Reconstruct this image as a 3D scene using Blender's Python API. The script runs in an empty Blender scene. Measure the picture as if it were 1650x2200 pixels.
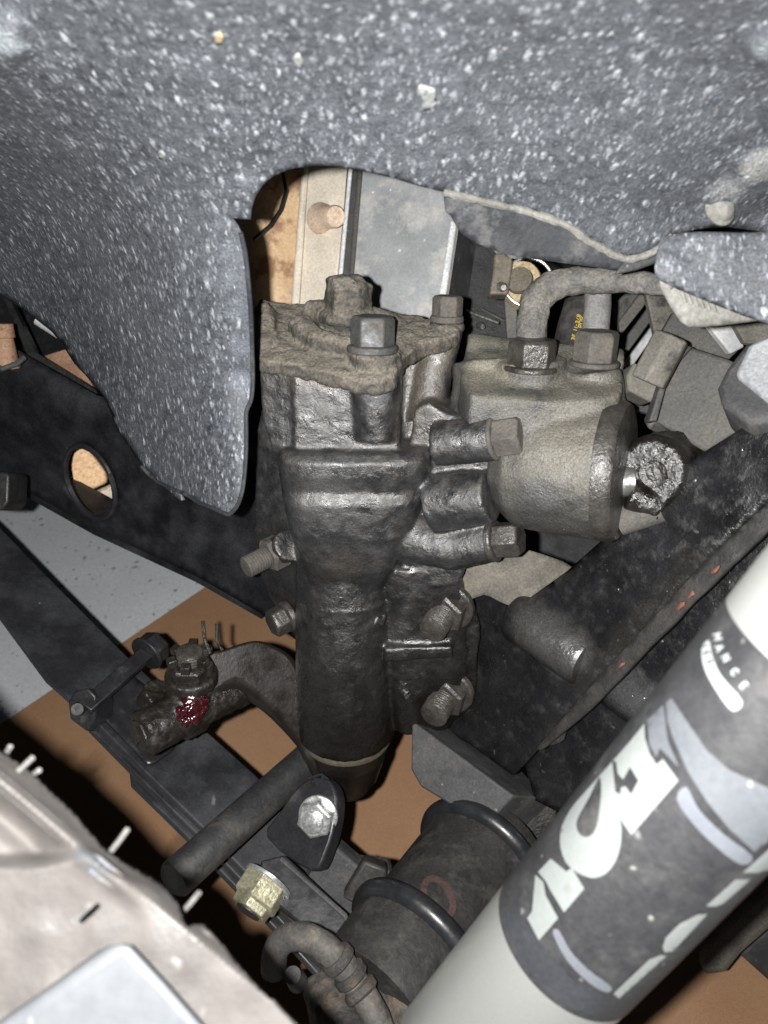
import bpy, bmesh, math, random
from mathutils import Vector, Matrix, noise
from mathutils.geometry import delaunay_2d_cdt
R = math.radians
random.seed(7)
SC = bpy.context.scene
COL = SC.collection

# ------------------------------------------------------------------ camera, light, exposure
PITCH, CAM_H, FPX = 46.0, 0.80, 1651.0
cam_d = bpy.data.cameras.new('camera')
cam = bpy.data.objects.new('camera', cam_d)
COL.objects.link(cam)
C2W = Matrix.Translation((0, 0, CAM_H)) @ Matrix.Rotation(R(90 - PITCH), 4, 'X')
cam.matrix_world = C2W
cam_d.sensor_width = 36.0
cam_d.lens = 36.0 * FPX / 2200.0
cam_d.clip_start, cam_d.clip_end = 0.01, 50.0
cam_d.dof.use_dof = True
cam_d.dof.focus_distance = 0.46
cam_d.dof.aperture_fstop = 12.0
SC.camera = cam

world = bpy.data.worlds.new('World')
SC.world = world
world.use_nodes = True
world.node_tree.nodes['Background'].inputs[0].default_value = (0.75, 0.85, 1.0, 1)
world.node_tree.nodes['Background'].inputs[1].default_value = 0.008

fl_d = bpy.data.lights.new('phone_flash', 'POINT')       # the lamp beside the lens, as the shadows show
fl_d.energy = 19.0
fl_d.color = (1.0, 0.985, 0.96)
fl_d.shadow_soft_size = 0.0035
flash = bpy.data.objects.new('phone_flash', fl_d)
COL.objects.link(flash)
flash.matrix_world = C2W @ Matrix.Translation((-0.021, 0.002, 0.004))

SC.view_settings.view_transform = 'Standard'
SC.view_settings.look = 'None'
SC.view_settings.gamma = 1
SC.view_settings.exposure = 0.25
SC.render.engine = 'CYCLES'
SC.cycles.use_denoising = True
SC.cycles.max_bounces = 4

# ------------------------------------------------------------------ points
CW3 = C2W.to_3x3()
CAMPOS = C2W.translation
def P(x, y, d):
    return C2W @ Vector(((x - 825) / FPX * d, -(y - 1100) / FPX * d, -d))
def D(x, y, z):                      # direction given as right, up, towards the viewer
    return (CW3 @ Vector((x, y, z))).normalized()
def rp(px, d): return px * d / FPX
def ray(x, y):
    return (CW3 @ Vector(((x - 825) / FPX, -(y - 1100) / FPX, -1)))
def plane3(a, b, c):                 # three (x, y, depth): depth of the plane at a pixel
    m = Matrix(((a[0], a[1], 1), (b[0], b[1], 1), (c[0], c[1], 1))).inverted()
    v = m @ Vector((1 / a[2], 1 / b[2], 1 / c[2]))
    return lambda x, y: 1.0 / (v.x * x + v.y * y + v.z)
def const(d): return lambda x, y: d
def sstep(a, b, x):
    t = max(0.0, min(1.0, (x - a) / (b - a)))
    return t * t * (3 - 2 * t)
def crom(pts, n=5, closed=True):     # Catmull-Rom through pixel points
    out = []
    N = len(pts)
    for i in range(N if closed else N - 1):
        p = [Vector(pts[(i + k - 1) % N] if closed else pts[max(0, min(N - 1, i + k - 1))]) for k in range(4)]
        for j in range(n):
            t = j / n
            out.append(tuple(0.5 * ((2 * p[1]) + (-p[0] + p[2]) * t + (2 * p[0] - 5 * p[1] + 4 * p[2] - p[3]) * t * t + (-p[0] + 3 * p[1] - 3 * p[2] + p[3]) * t ** 3)))
    if not closed: out.append(tuple(pts[-1]))
    return out
def inside(x, y, poly):
    c = False
    j = len(poly) - 1
    for i in range(len(poly)):
        xi, yi = poly[i]; xj, yj = poly[j]
        if (yi > y) != (yj > y) and x < (xj - xi) * (y - yi) / (yj - yi) + xi: c = not c
        j = i
    return c

# ------------------------------------------------------------------ mesh builder (world coordinates)
BASE = {}
class MB:
    def __init__(s): s.v = []; s.f = []
    def add(s, vs, fs):
        o = len(s.v)
        s.v += [Vector(v) for v in vs]
        s.f += [tuple(i + o for i in f) for f in fs]
        return s
    def tube(s, pts, rad, n=20, caps=True, ref=None):
        pts = [Vector(p) for p in pts]
        if not isinstance(rad, (list, tuple)): rad = [rad] * len(pts)
        vs = []; fs = []
        t0 = (pts[1] - pts[0]).normalized()
        u = ref if ref is not None else (Vector((0, 0, 1)) if abs(t0.z) < .9 else Vector((1, 0, 0)))
        u = (u - t0 * u.dot(t0)).normalized()
        for i, p in enumerate(pts):
            a = pts[max(0, i - 1)]; b = pts[min(len(pts) - 1, i + 1)]
            t = (b - a)
            t = t.normalized() if t.length > 1e-9 else t0
            u = (u - t * u.dot(t)).normalized()
            w = t.cross(u)
            for k in range(n):
                an = 2 * math.pi * k / n
                vs.append(p + (u * math.cos(an) + w * math.sin(an)) * rad[i])
        for i in range(len(pts) - 1):
            for k in range(n):
                a = i * n + k; b = i * n + (k + 1) % n
                fs.append((a, b, b + n, a + n))
        if caps:
            fs.append(tuple(reversed(range(n))))
            fs.append(tuple(range((len(pts) - 1) * n, len(pts) * n)))
        return s.add(vs, fs)
    def lathe(s, a, b, prof, n=28, ref=None):      # prof: (fraction along a-b, radius)
        a = Vector(a); b = Vector(b)
        t = (b - a).normalized()
        u = ref if ref is not None else (Vector((0, 0, 1)) if abs(t.z) < .9 else Vector((1, 0, 0)))
        u = (u - t * u.dot(t)).normalized(); w = t.cross(u)
        vs = []; fs = []
        for q, r in prof:
            c = a.lerp(b, q)
            for k in range(n):
                an = 2 * math.pi * k / n
                vs.append(c + (u * math.cos(an) + w * math.sin(an)) * r)
        for i in range(len(prof) - 1):
            for k in range(n):
                p = i * n + k; q = i * n + (k + 1) % n
                fs.append((p, q, q + n, p + n))
        fs.append(tuple(reversed(range(n))))
        fs.append(tuple(range((len(prof) - 1) * n, len(prof) * n)))
        return s.add(vs, fs)
    def prism(s, poly, ext):                       # poly: world points, ext: vector
        n = len(poly)
        poly = [Vector(p) for p in poly]
        nrm = Vector((0, 0, 0))
        for i in range(n): nrm += poly[i].cross(poly[(i + 1) % n])
        if nrm.dot(ext) > 0: poly = poly[::-1]
        vs = poly + [p + ext for p in poly]
        fs = [tuple(range(n)), tuple(range(2 * n - 1, n - 1, -1))]
        for i in range(n):
            j = (i + 1) % n
            fs.append((i, i + n, j + n, j))
        return s.add(vs, fs)
    def plate(s, pix, dfn, th, ext=None):          # pixel outline on a depth surface, th metres thick
        pts = [P(x, y, dfn(x, y)) for x, y in pix]
        if ext is None:
            n = Vector((0, 0, 0))
            for i in range(len(pts)): n += (pts[i] - pts[0]).cross(pts[(i + 1) % len(pts)] - pts[0])
            n.normalize()
            if n.dot(ray(*pix[0])) < 0: n = -n
            ext = n * th
        return s.prism(pts, ext)
    def box(s, c, ax, ay, az):                     # centre and half-axis vectors
        c = Vector(c)
        vs = [c + ax * i + ay * j + az * k for i in (-1, 1) for j in (-1, 1) for k in (-1, 1)]
        fs = [(0, 1, 3, 2), (4, 6, 7, 5), (0, 4, 5, 1), (2, 3, 7, 6), (0, 2, 6, 4), (1, 5, 7, 3)]
        if ax.cross(ay).dot(az) < 0: fs = [tuple(reversed(f)) for f in fs]
        return s.add(vs, fs)
    def sheet(s, outline, surf, step=12, holes=()):
        # outline in pixels, surf(x, y) -> world point
        vs = []; ed = []
        loops = [outline] + list(holes)
        for lp in loops:
            o = len(vs); q = []
            for i in range(len(lp)):
                a = Vector(lp[i]); b = Vector(lp[(i + 1) % len(lp)])
                m = max(1, int((b - a).length / step))
                for k in range(m): q.append(a.lerp(b, k / m))
            vs += q
            ed += [(o + i, o + (i + 1) % len(q)) for i in range(len(q))]
        xs = [v.x for v in vs]; ys = [v.y for v in vs]
        bd = {}
        for v in vs: bd.setdefault((int(v.x // step), int(v.y // step)), []).append(v)
        row = 0
        y = min(ys)
        while y < max(ys):
            x = min(xs) + (step / 2 if row % 2 else 0)
            while x < max(xs):
                if inside(x, y, outline) and not any(inside(x, y, h) for h in holes):
                    ci, cj = int(x // step), int(y // step)
                    near = any((v.x - x) ** 2 + (v.y - y) ** 2 < (step * .55) ** 2 for i in (-1, 0, 1) for j in (-1, 0, 1) for v in bd.get((ci + i, cj + j), ()))
                    if not near: vs.append(Vector((x, y)))
                x += step
            y += step * .866; row += 1
        r = delaunay_2d_cdt(vs, ed, [], 0, 1e-6)
        fs = []
        for f in r[2]:
            cx = sum(r[0][i].x for i in f) / 3; cy = sum(r[0][i].y for i in f) / 3
            if inside(cx, cy, outline) and not any(inside(cx, cy, h) for h in holes):
                a, b, c = (r[0][i] for i in f[:3])
                cr = (b.x - a.x) * (c.y - a.y) - (b.y - a.y) * (c.x - a.x)
                fs.append(tuple(reversed(f)) if cr > 0 else tuple(f))
        return s.add([surf(v.x, v.y) for v in r[0]], fs)
    def hexbolt(s, base, d, r, h, wr=0, wh=0, stud=0, sl=0, n=6, ref=None):
        d = d.normalized(); base = Vector(base)
        if wr: s.lathe(base - d * .001, base + d * wh, [(0, wr), (.75, wr), (1, wr * .93)], 24)
        b0 = base + d * wh * .9
        s.lathe(b0, b0 + d * h, [(0, r), (.86, r), (1, r * .86)], n, ref)
        if stud:
            s.threads(b0 + d * h * .9, d, stud, sl)
        return s
    def threads(s, base, d, r, L, pitch=.0019):
        k = max(3, int(L / pitch))
        prof = []
        for i in range(k):
            prof += [(i / k, r * .80), ((i + .35) / k, r), ((i + .6) / k, r)]
        prof += [(1, r * .85)]
        return s.lathe(base, base + d * L, prof, 16)
    def build(s, name, m, parent=None, bevel=0, seg=2, solid=0, smooth=True, ang=38, remesh=0, sm=0, disp=0, dsc=.01, sub=0, kind=None):
        base = BASE[parent.name] if parent is not None else Vector((0, 0, 0))
        me = bpy.data.meshes.new(name)
        me.from_pydata([v - base for v in s.v], [], s.f)
        me.validate()
        me.materials.append(m)
        o = bpy.data.objects.new(name, me)
        COL.objects.link(o)
        BASE[o.name] = base
        if parent is not None: o.parent = parent
        if smooth and not remesh:
            me.shade_smooth(); me.set_sharp_from_angle(angle=R(ang))
        if remesh:
            q = o.modifiers.new('remesh', 'REMESH'); q.mode = 'VOXEL'; q.voxel_size = remesh; q.use_smooth_shade = True
        if sm:
            q = o.modifiers.new('smooth', 'SMOOTH'); q.factor = .5; q.iterations = sm
        if solid:
            q = o.modifiers.new('solid', 'SOLIDIFY'); q.thickness = solid; q.offset = -1
        if bevel:
            q = o.modifiers.new('bevel', 'BEVEL'); q.width = bevel; q.segments = seg; q.limit_method = 'ANGLE'; q.angle_limit = R(35); q.harden_normals = False
        if sub:
            q = o.modifiers.new('sub', 'SUBSURF'); q.levels = sub; q.render_levels = sub
        if disp:
            key = 'cl%g' % dsc
            t = bpy.data.textures.get(key)
            if t is None:
                t = bpy.data.textures.new(key, 'CLOUDS'); t.noise_scale = dsc; t.noise_depth = 4
            q = o.modifiers.new('disp', 'DISPLACE'); q.texture = t; q.strength = disp; q.mid_level = .5; q.texture_coords = 'LOCAL'
        if kind: o['kind'] = kind
        return o
def thing(name, label, cat, at, group=None):
    o = bpy.data.objects.new(name, None)
    COL.objects.link(o)
    o.empty_display_size = .02
    o.location = at
    BASE[o.name] = Vector(at)
    o['label'] = label; o['category'] = cat
    if group: o['group'] = group
    return o
def tag(o, label, cat, group=None):
    o['label'] = label; o['category'] = cat
    if group: o['group'] = group
    return o

# ------------------------------------------------------------------ materials
MATS = {}
def mat(name, ca, cb, sc=40, rough=.6, rvar=.15, metal=0, bump=.4, bsc=350, bdist=.0008, dust=None, damt=.4, dsc=55, dsoft=.1, up=0.0, spec=.5,
        grain=.35, speck=None, coat=0, second=None, stretch=None, low=None, patches=(), upmin=-.1):
    m = bpy.data.materials.new(name); m.use_nodes = True
    nt = m.node_tree; N = nt.nodes; L = nt.links
    bs = N['Principled BSDF']
    tc = N.new('ShaderNodeTexCoord')
    co = tc.outputs['Object']
    if stretch:
        mp = N.new('ShaderNodeMapping'); mp.inputs['Scale'].default_value = stretch
        L.new(co, mp.inputs[0]); co2 = mp.outputs[0]
    else: co2 = co
    def nz(scale, det=6, ro=.6, vec=co):
        n = N.new('ShaderNodeTexNoise'); n.inputs['Scale'].default_value = scale
        n.inputs['Detail'].default_value = det; n.inputs['Roughness'].default_value = ro
        L.new(vec, n.inputs['Vector']); return n.outputs['Fac']
    def ramp(fac, stops):
        r = N.new('ShaderNodeValToRGB')
        els = r.color_ramp.elements
        els[0].position = stops[0][0]; els[0].color = (*stops[0][1], 1)
        els[1].position = stops[1][0]; els[1].color = (*stops[1][1], 1)
        for p, c in stops[2:]:
            e = els.new(p); e.color = (*c, 1)
        L.new(fac, r.inputs[0]); return r.outputs[0]
    def mr(fac, a, b, c, d):
        r = N.new('ShaderNodeMapRange'); r.inputs[1].default_value = a; r.inputs[2].default_value = b
        r.inputs[3].default_value = c; r.inputs[4].default_value = d
        L.new(fac, r.inputs[0]); return r.outputs[0]
    def math_(op, a, b):
        r = N.new('ShaderNodeMath'); r.operation = op
        for i, q in enumerate((a, b)):
            if isinstance(q, (int, float)): r.inputs[i].default_value = q
            else: L.new(q, r.inputs[i])
        return r.outputs[0]
    def mix(fac, a, b, bt='MIX'):
        r = N.new('ShaderNodeMix'); r.data_type = 'RGBA'; r.blend_type = bt
        if isinstance(fac, (int, float)): r.inputs[0].default_value = fac
        else: L.new(fac, r.inputs[0])
        for i, q in ((6, a), (7, b)):
            if isinstance(q, tuple): r.inputs[i].default_value = (*q, 1)
            else: L.new(q, r.inputs[i])
        return r.outputs[2]
    col = ramp(nz(sc, vec=co2), [(.32, ca), (.68, cb)])
    if second:                                 # (colour, threshold, scale): patches such as rust, primer, stains
        for c2, th, s2 in second:
            col = mix(mr(nz(s2, 8, .65), th - .03, th + .08, 0, 1), col, c2)
    rg = mr(nz(sc * 2.3), .3, .7, max(.03, rough - rvar), min(1, rough + rvar))
    if low:                                    # (axis value a, value b, colour, roughness): oil soaked below, dry above
        sx = N.new('ShaderNodeSeparateXYZ'); L.new(co, sx.inputs[0])
        h = math_('ADD', sx.outputs[2], math_('MULTIPLY', math_('SUBTRACT', nz(35), .5), .09))
        lf = mr(h, low[0], low[1], 1, 0)
        col = mix(lf, col, mix(nz(60), low[2], tuple(q * 1.9 for q in low[2])))
        rg2 = N.new('ShaderNodeMix'); L.new(lf, rg2.inputs[0]); L.new(rg, rg2.inputs[2])
        L.new(mr(nz(140), .3, .7, low[3] - .1, low[3] + .12), rg2.inputs[3]); rg = rg2.outputs[0]
    if dust:
        f = mr(nz(dsc, 9, .68), 1 - damt - dsoft, 1 - damt + dsoft, 0, 1)
        if up:
            ge = N.new('ShaderNodeNewGeometry'); s2 = N.new('ShaderNodeSeparateXYZ'); L.new(ge.outputs['Normal'], s2.inputs[0])
            f = math_('MULTIPLY', f, mr(s2.outputs[2], upmin, up, .12, 1))
        if low: f = math_('MULTIPLY', f, mr(lf, 0, 1, 1, .12))
        col = mix(f, col, dust)
        r2 = N.new('ShaderNodeMix'); L.new(f, r2.inputs[0]); L.new(rg, r2.inputs[2]); r2.inputs[3].default_value = .9; rg = r2.outputs[0]
    pn = math_('SUBTRACT', nz(160, 6, .7), .5) if patches else None
    for pc_, pr_, c2 in patches:               # soft-edged colour spots, dust in places, painted highlights in others: (centre, radius, colour)
        vd = N.new('ShaderNodeVectorMath'); vd.operation = 'DISTANCE'; L.new(co, vd.inputs[0]); vd.inputs[1].default_value = pc_
        ds = math_('ADD', vd.outputs['Value'], math_('MULTIPLY', pn, pr_ * .8))
        pf = mr(ds, pr_ * .55, pr_ * 1.1, .85, 0)
        col = mix(pf, col, c2)
    bh = nz(bsc, 5, .6)
    if speck:                                  # list of (scale, radius, probability, colour, relief, stretch)
        for s2, rad, pr, c2, rel, st in speck:
            mp = N.new('ShaderNodeMapping'); mp.inputs['Scale'].default_value = st
            wv = N.new('ShaderNodeVectorMath'); wv.operation = 'ADD'
            nn = N.new('ShaderNodeTexNoise'); nn.inputs['Scale'].default_value = s2 * .6; L.new(co, nn.inputs['Vector'])
            ws = N.new('ShaderNodeVectorMath'); ws.operation = 'SCALE'; ws.inputs[3].default_value = 1.2 / s2; L.new(nn.outputs['Color'], ws.inputs[0])
            L.new(co, wv.inputs[0]); L.new(ws.outputs[0], wv.inputs[1])
            L.new(wv.outputs[0], mp.inputs[0])
            vo = N.new('ShaderNodeTexVoronoi'); vo.inputs['Scale'].default_value = s2
            L.new(mp.outputs[0], vo.inputs['Vector'])
            sp = N.new('ShaderNodeSeparateColor'); L.new(vo.outputs['Color'], sp.inputs[0])
            size = math_('MULTIPLY', math_('ADD', sp.outputs[1], .35), rad)
            d0 = math_('DIVIDE', vo.outputs['Distance'], size)
            dot = math_('MULTIPLY', mr(d0, .25, 1.0, 1, 0), math_('LESS_THAN', sp.outputs[0], pr))
            dot = math_('MULTIPLY', dot, mr(sp.outputs[2], 0, 1, .35, 1))
            col = mix(dot, col, c2)
            bh = math_('ADD', bh, math_('MULTIPLY', dot, rel))
    if grain:
        g = mr(nz(bsc * 1.7, 3), .25, .75, 1 - grain, 1 + grain)
        gm = N.new('ShaderNodeCombineColor')
        for i in range(3): L.new(g, gm.inputs[i])
        col = mix(1.0, col, gm.outputs[0], 'MULTIPLY')
    L.new(col, bs.inputs['Base Color']); L.new(rg, bs.inputs['Roughness'])
    bs.inputs['Metallic'].default_value = metal
    bs.inputs['Specular IOR Level'].default_value = spec
    if coat:
        bs.inputs['Coat Weight'].default_value = coat; bs.inputs['Coat Roughness'].default_value = .25
    if bump:
        b = N.new('ShaderNodeBump'); b.inputs['Strength'].default_value = bump; b.inputs['Distance'].default_value = bdist
        L.new(bh, b.inputs['Height']); L.new(b.outputs[0], bs.inputs['Normal'])
    MATS[name] = m
    return m
def lp_(x, y, d): return P(x, y, d) - P(825, 300, .3)
mat('liner', (.022, .024, .0285), (.047, .051, .059), sc=14, rough=.5, bump=.5, bsc=560, bdist=.0007, grain=.6, spec=.45,
    dust=(.082, .088, .100), damt=.46, dsc=210, dsoft=.2,
    speck=[(520, .48, .9, (.19, .205, .226), 1.2, (1, .44, .44)), (330, .40, .55, (.30, .318, .342), 1.5, (1, .46, .46)), (90, .10, .07, (.2, .17, .14), .8, (1, .8, .8))],  # pale flecks: glints off the pebbled plastic, painted as colour
    patches=[(lp_(505 + q, y, .333 + .00015 * (y - 500)), .0075, (.085, .092, .108)) for y, q in ((530, -8), (590, 0), (660, 6), (740, 10), (820, 8), (900, 0))] + [(lp_(x, y, .30), .007, (.10, .108, .122)) for x, y in ((560, 345), (610, 338), (530, 400), (520, 445))]
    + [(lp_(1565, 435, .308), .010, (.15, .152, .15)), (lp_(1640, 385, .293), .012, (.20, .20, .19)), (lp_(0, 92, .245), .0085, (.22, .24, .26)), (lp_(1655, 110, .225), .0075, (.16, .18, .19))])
mat('liner_back', (.016, .017, .02), (.032, .034, .04), sc=30, rough=.45, bump=.2, bsc=300, dust=(.09, .088, .085), damt=.38, dsc=50)
mat('liner_dry', (0.08, 0.0776, 0.068), (0.136, 0.132, 0.12), sc=40, rough=.9, bump=.5, bsc=300, dust=(0.16, 0.156, 0.144), damt=.5)
mat('clip', (0.12, 0.126, 0.126), (0.216, 0.222, 0.216), sc=60, rough=.75, bump=.6, bsc=260, dust=(0.18, 0.168, 0.144), damt=.4)
mat('cream', (0.5382, 0.366, 0.2045), (0.6674, 0.4951, 0.3122), sc=30, rough=.7, bump=.3, bsc=260, grain=.2, second=[((0.3229, 0.183, 0.1076), .53, 45), ((0.3875, 0.2691, 0.2153), .57, 25)])
mat('tan', (0.552, 0.4968, 0.414), (0.7176, 0.6486, 0.5382), sc=40, rough=.75, bump=.25, bsc=300, grain=.2, dust=(0.414, 0.345, 0.276), damt=.3)
mat('tan_bolt', (0.567, 0.432, 0.3375), (0.702, 0.54, 0.405), sc=80, rough=.7, bump=.3, dust=(0.405, 0.243, 0.162), damt=.35)
mat('shroud', (0.2249, 0.2346, 0.2443), (0.3519, 0.3616, 0.3715), sc=30, rough=.5, bump=.12, bsc=300, grain=.15, dust=(0.5083, 0.4887, 0.4593), damt=.4, dsc=35,
    speck=[(160, .18, .2, (0.782, 0.782, 0.782), .5, (1, .3, 1))])
mat('shroud_edge', (0.546, 0.559, 0.572), (0.715, 0.715, 0.715), sc=60, rough=.55, bump=.2)
mat('castdirt', (.020, .018, .016), (.046, .041, .035), sc=70, rough=.7, bump=1, bsc=400, bdist=.0013, grain=.6, second=[((.060, .040, .026), .60, 60)],
    dust=(.125, .111, .090), damt=.64, dsc=60, dsoft=.16, up=.80, upmin=.30)
mat('bolt_dirt', (0.04208, 0.03815, 0.03366), (0.07854, 0.07293, 0.06451), sc=110, rough=.75, bump=.6, bsc=420, dust=(0.09537, 0.08525, 0.07013), damt=.45, dsc=90, up=.6)
mat('bolt_grey', (0.048, 0.0504, 0.0528), (0.0816, 0.084, 0.0864), sc=110, rough=.55, bump=.5, bsc=420, dust=(0.0768, 0.0696, 0.0576), damt=.45, dsc=90, up=.6, metal=.3)
mat('bolt_oil', (.020, .018, .016), (.05, .046, .040), sc=130, rough=.36, bump=.8, bsc=420, bdist=.0008, spec=.7)
mat('oilshine', (0.00672, 0.00588, 0.00504), (0.0147, 0.0126, 0.01092), sc=90, rough=.28, bump=1, bsc=300, bdist=.0012, spec=.8, second=[((0.0294, 0.021, 0.0147), .62, 140)])
mat('steel', (.30, .30, .29), (.45, .45, .43), sc=120, rough=.38, metal=.85, bump=.3, bsc=400)
mat('zinc', (0.468, 0.486, 0.486), (0.63, 0.639, 0.63), sc=150, rough=.33, metal=.75, bump=.35, bsc=350, dust=(0.315, 0.297, 0.252), damt=.3, dsc=120)
mat('zinc_yellow', (0.357, 0.34, 0.2295), (0.493, 0.4675, 0.34), sc=150, rough=.34, metal=.6, bump=.4, bsc=350, dust=(0.153, 0.136, 0.0935), damt=.42, dsc=120)
mat('rail', (0.005525, 0.00561, 0.006375), (0.01105, 0.01147, 0.0136), sc=25, rough=.42, bump=.3, bsc=420, dust=(0.034, 0.0357, 0.0408), damt=.40, dsc=30, dsoft=.18, up=.8, grain=.5)
mat('rail_rough', (.010, .0095, .009), (.022, .021, .020), sc=35, rough=.45, bump=.9, bsc=420, bdist=.0009, dust=(.055, .05, .043), damt=.38, dsc=45, dsoft=.15, grain=.5,
    speck=[(260, .2, .2, (.09, .085, .08), 1, (1, 1, 1))])
mat('beam_edge', (0.01155, 0.01122, 0.01122), (0.02475, 0.0231, 0.02178), sc=60, rough=.7, bump=.7, bsc=420, second=[((0.0891, 0.02475, 0.0132), .615, 55)], dust=(0.033, 0.0297, 0.02475), damt=.45)
mat('sheen_patch', (0.0748, 0.07304, 0.0704), (0.1408, 0.1364, 0.132), sc=70, rough=.9, bump=.7, bsc=400, grain=.5)  # pale colour meant as the flash highlight on the beam, unused
mat('primer', (0.119, 0.042, 0.0294), (0.168, 0.0665, 0.049), sc=90, rough=.8)
mat('fawn', (0.07865, 0.0715, 0.06078), (0.1358, 0.123, 0.1037), sc=50, rough=.9, bump=.8, bsc=380, dust=(0.1716, 0.1573, 0.1323), damt=.4)
mat('leaf', (0.01548, 0.01607, 0.01836), (0.02754, 0.02869, 0.03328), sc=18, rough=.42, bump=.25, bsc=300, dust=(0.05738, 0.05967, 0.06426), damt=.36, dsc=18, dsoft=.2, grain=.25,
    speck=[(55, .11, .16, (0.2869, 0.2869, 0.2869), .6, (1, .6, 1))])
mat('blackmetal', (.012, .012, .0135), (.022, .022, .025), sc=40, rough=.4, bump=.25, bsc=300, dust=(.05, .048, .044), damt=.33, dsc=40, grain=.3)
mat('tubeblack', (.018, .018, .019), (.032, .032, .032), sc=40, rough=.5, bump=.3, bsc=300, dust=(.06, .055, .045), damt=.38, dsc=55, up=.8)
mat('pitman', (0.00672, 0.00525, 0.0042), (0.0126, 0.00987, 0.00798), sc=30, rough=.38, bump=.25, bsc=420, grain=.3, dust=(0.0147, 0.01218, 0.00966), damt=.3, dsc=60)
mat('greasy', (0.0081, 0.00675, 0.005625), (0.0189, 0.0162, 0.0135), sc=80, rough=.38, bump=1, bsc=260, bdist=.0012, dust=(0.02475, 0.02025, 0.01575), damt=.4, dsc=90)
mat('redgrease', (0.0176, 0.00176, 0.0032), (0.048, 0.0036, 0.0068), sc=150, rough=.16, rvar=.05, bump=.5, bsc=260, spec=.8, coat=.4, grain=.2)
mat('rubber', (.010, .0105, .012), (.018, .019, .021), sc=50, rough=.36, bump=.15, bsc=300, grain=.15, dust=(.05, .047, .042), damt=.22, dsc=40)
mat('rubberdust', (.013, .0128, .0125), (.026, .025, .0235), sc=35, rough=.55, bump=.5, bsc=300, dust=(.062, .058, .050), damt=.34, dsc=50, dsoft=.16)
mat('knuckle', (0.021, 0.0196, 0.0182), (0.042, 0.0385, 0.035), sc=60, rough=.7, bump=.8, bsc=320, bdist=.0012, dust=(0.098, 0.07, 0.049), damt=.42, dsc=50)
mat('hose', (0.04455, 0.04257, 0.0396), (0.07425, 0.0693, 0.06336), sc=60, rough=.7, bump=.4, bsc=320, dust=(0.1287, 0.104, 0.0792), damt=.42, dsc=60)
mat('pipe', (.065, .063, .060), (.125, .120, .113), sc=70, rough=.85, bump=.9, bsc=360, bdist=.0012, grain=.5, dust=(.165, .152, .13), damt=.45, dsc=60, second=[((.035, .032, .029), .60, 80)])
mat('pipe2', (0.1591, 0.1591, 0.1591), (0.2434, 0.2387, 0.234), sc=90, rough=.6, bump=.5, bsc=380, metal=.2, dust=(0.1872, 0.1685, 0.1404), damt=.35)
mat('cork', (0.225, 0.1688, 0.0975), (0.315, 0.2475, 0.15), sc=130, rough=.9, bump=.8, bsc=300)
mat('brownbracket', (0.06, 0.051, 0.036), (0.114, 0.099, 0.075), sc=80, rough=.6, bump=.4)
mat('rubberhose', (.016, .015, .015), (.03, .028, .027), sc=50, rough=.55, bump=.3, dust=(.06, .055, .05), damt=.35)
mat('yellow', (0.33, 0.24, 0.036), (0.372, 0.282, 0.06), sc=100, rough=.6, grain=.1)
mat('plate_grey', (0.0504, 0.0504, 0.04752), (0.0756, 0.07488, 0.07056), sc=40, rough=.75, bump=.4, bsc=420, grain=.35, dust=(0.09, 0.08424, 0.072), damt=.42, dsc=45, second=[((0.0252, 0.02448, 0.02376), .62, 80)])
mat('plate_fawn', (0.07875, 0.0735, 0.06225), (0.1237, 0.1162, 0.1013), sc=60, rough=.8, bump=.5, bsc=400, second=[((0.0225, 0.021, 0.0195), .56, 45), ((0.1125, 0.075, 0.05625), .66, 60)])
mat('plate_dark', (0.0288, 0.0288, 0.02995), (0.05472, 0.05472, 0.05587), sc=40, rough=.7, bump=.5, bsc=400, dust=(0.08064, 0.07488, 0.06912), damt=.38, dsc=60,
    speck=[(150, .2, .3, (0.144, 0.144, 0.144), 1, (1, 1, 1))])
mat('pad', (0.192, 0.198, 0.21), (0.264, 0.27, 0.282), sc=25, rough=.6, bump=.2, dust=(0.18, 0.174, 0.162), damt=.3)
mat('silver', (.42, .43, .415), (.48, .49, .47), sc=8, rough=.40, rvar=.05, metal=.7, bump=.12, bsc=900, grain=.06, dust=(.30, .29, .27), damt=.3, dsc=60, speck=[(180, .15, .08, (.2, .19, .17), .4, (1, 1, 1))])
mat('label_dark', (0.01792, 0.01792, 0.01971), (0.02598, 0.02598, 0.02777), sc=50, rough=.5, bump=.25, bsc=350, grain=.25, dust=(0.04704, 0.04614, 0.04479), damt=.34, dsc=45, dsoft=.14,
    speck=[(190, .22, .3, (0.224, 0.224, 0.215), .8, (1, 1, 1))])
mat('label_mid', (.070, .0755, .084), (.085, .091, .10), sc=30, rough=.4, bump=.1, grain=.12, speck=[(200, .2, .2, (.28, .28, .27), .5, (1, 1, 1))])
mat('label_navy', (.021, .022, .026), (.030, .0315, .036), sc=40, rough=.45, bump=.15, grain=.2)
mat('label_stripe', (0.08762, 0.0949, 0.1095), (0.1058, 0.1132, 0.1278), sc=30, rough=.4, bump=.1, grain=.08)
mat('label_pale', (0.1412, 0.1539, 0.1525), (0.1637, 0.1751, 0.1723), sc=20, rough=.45, bump=.1, grain=.06, speck=[(150, .2, .06, (0.09881, 0.09322, 0.07905), .3, (1, 1, 1))])
mat('label_white', (0.1915, 0.2042, 0.2107), (0.217, 0.2266, 0.2298), sc=20, rough=.45, bump=.1, grain=.05)
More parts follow.
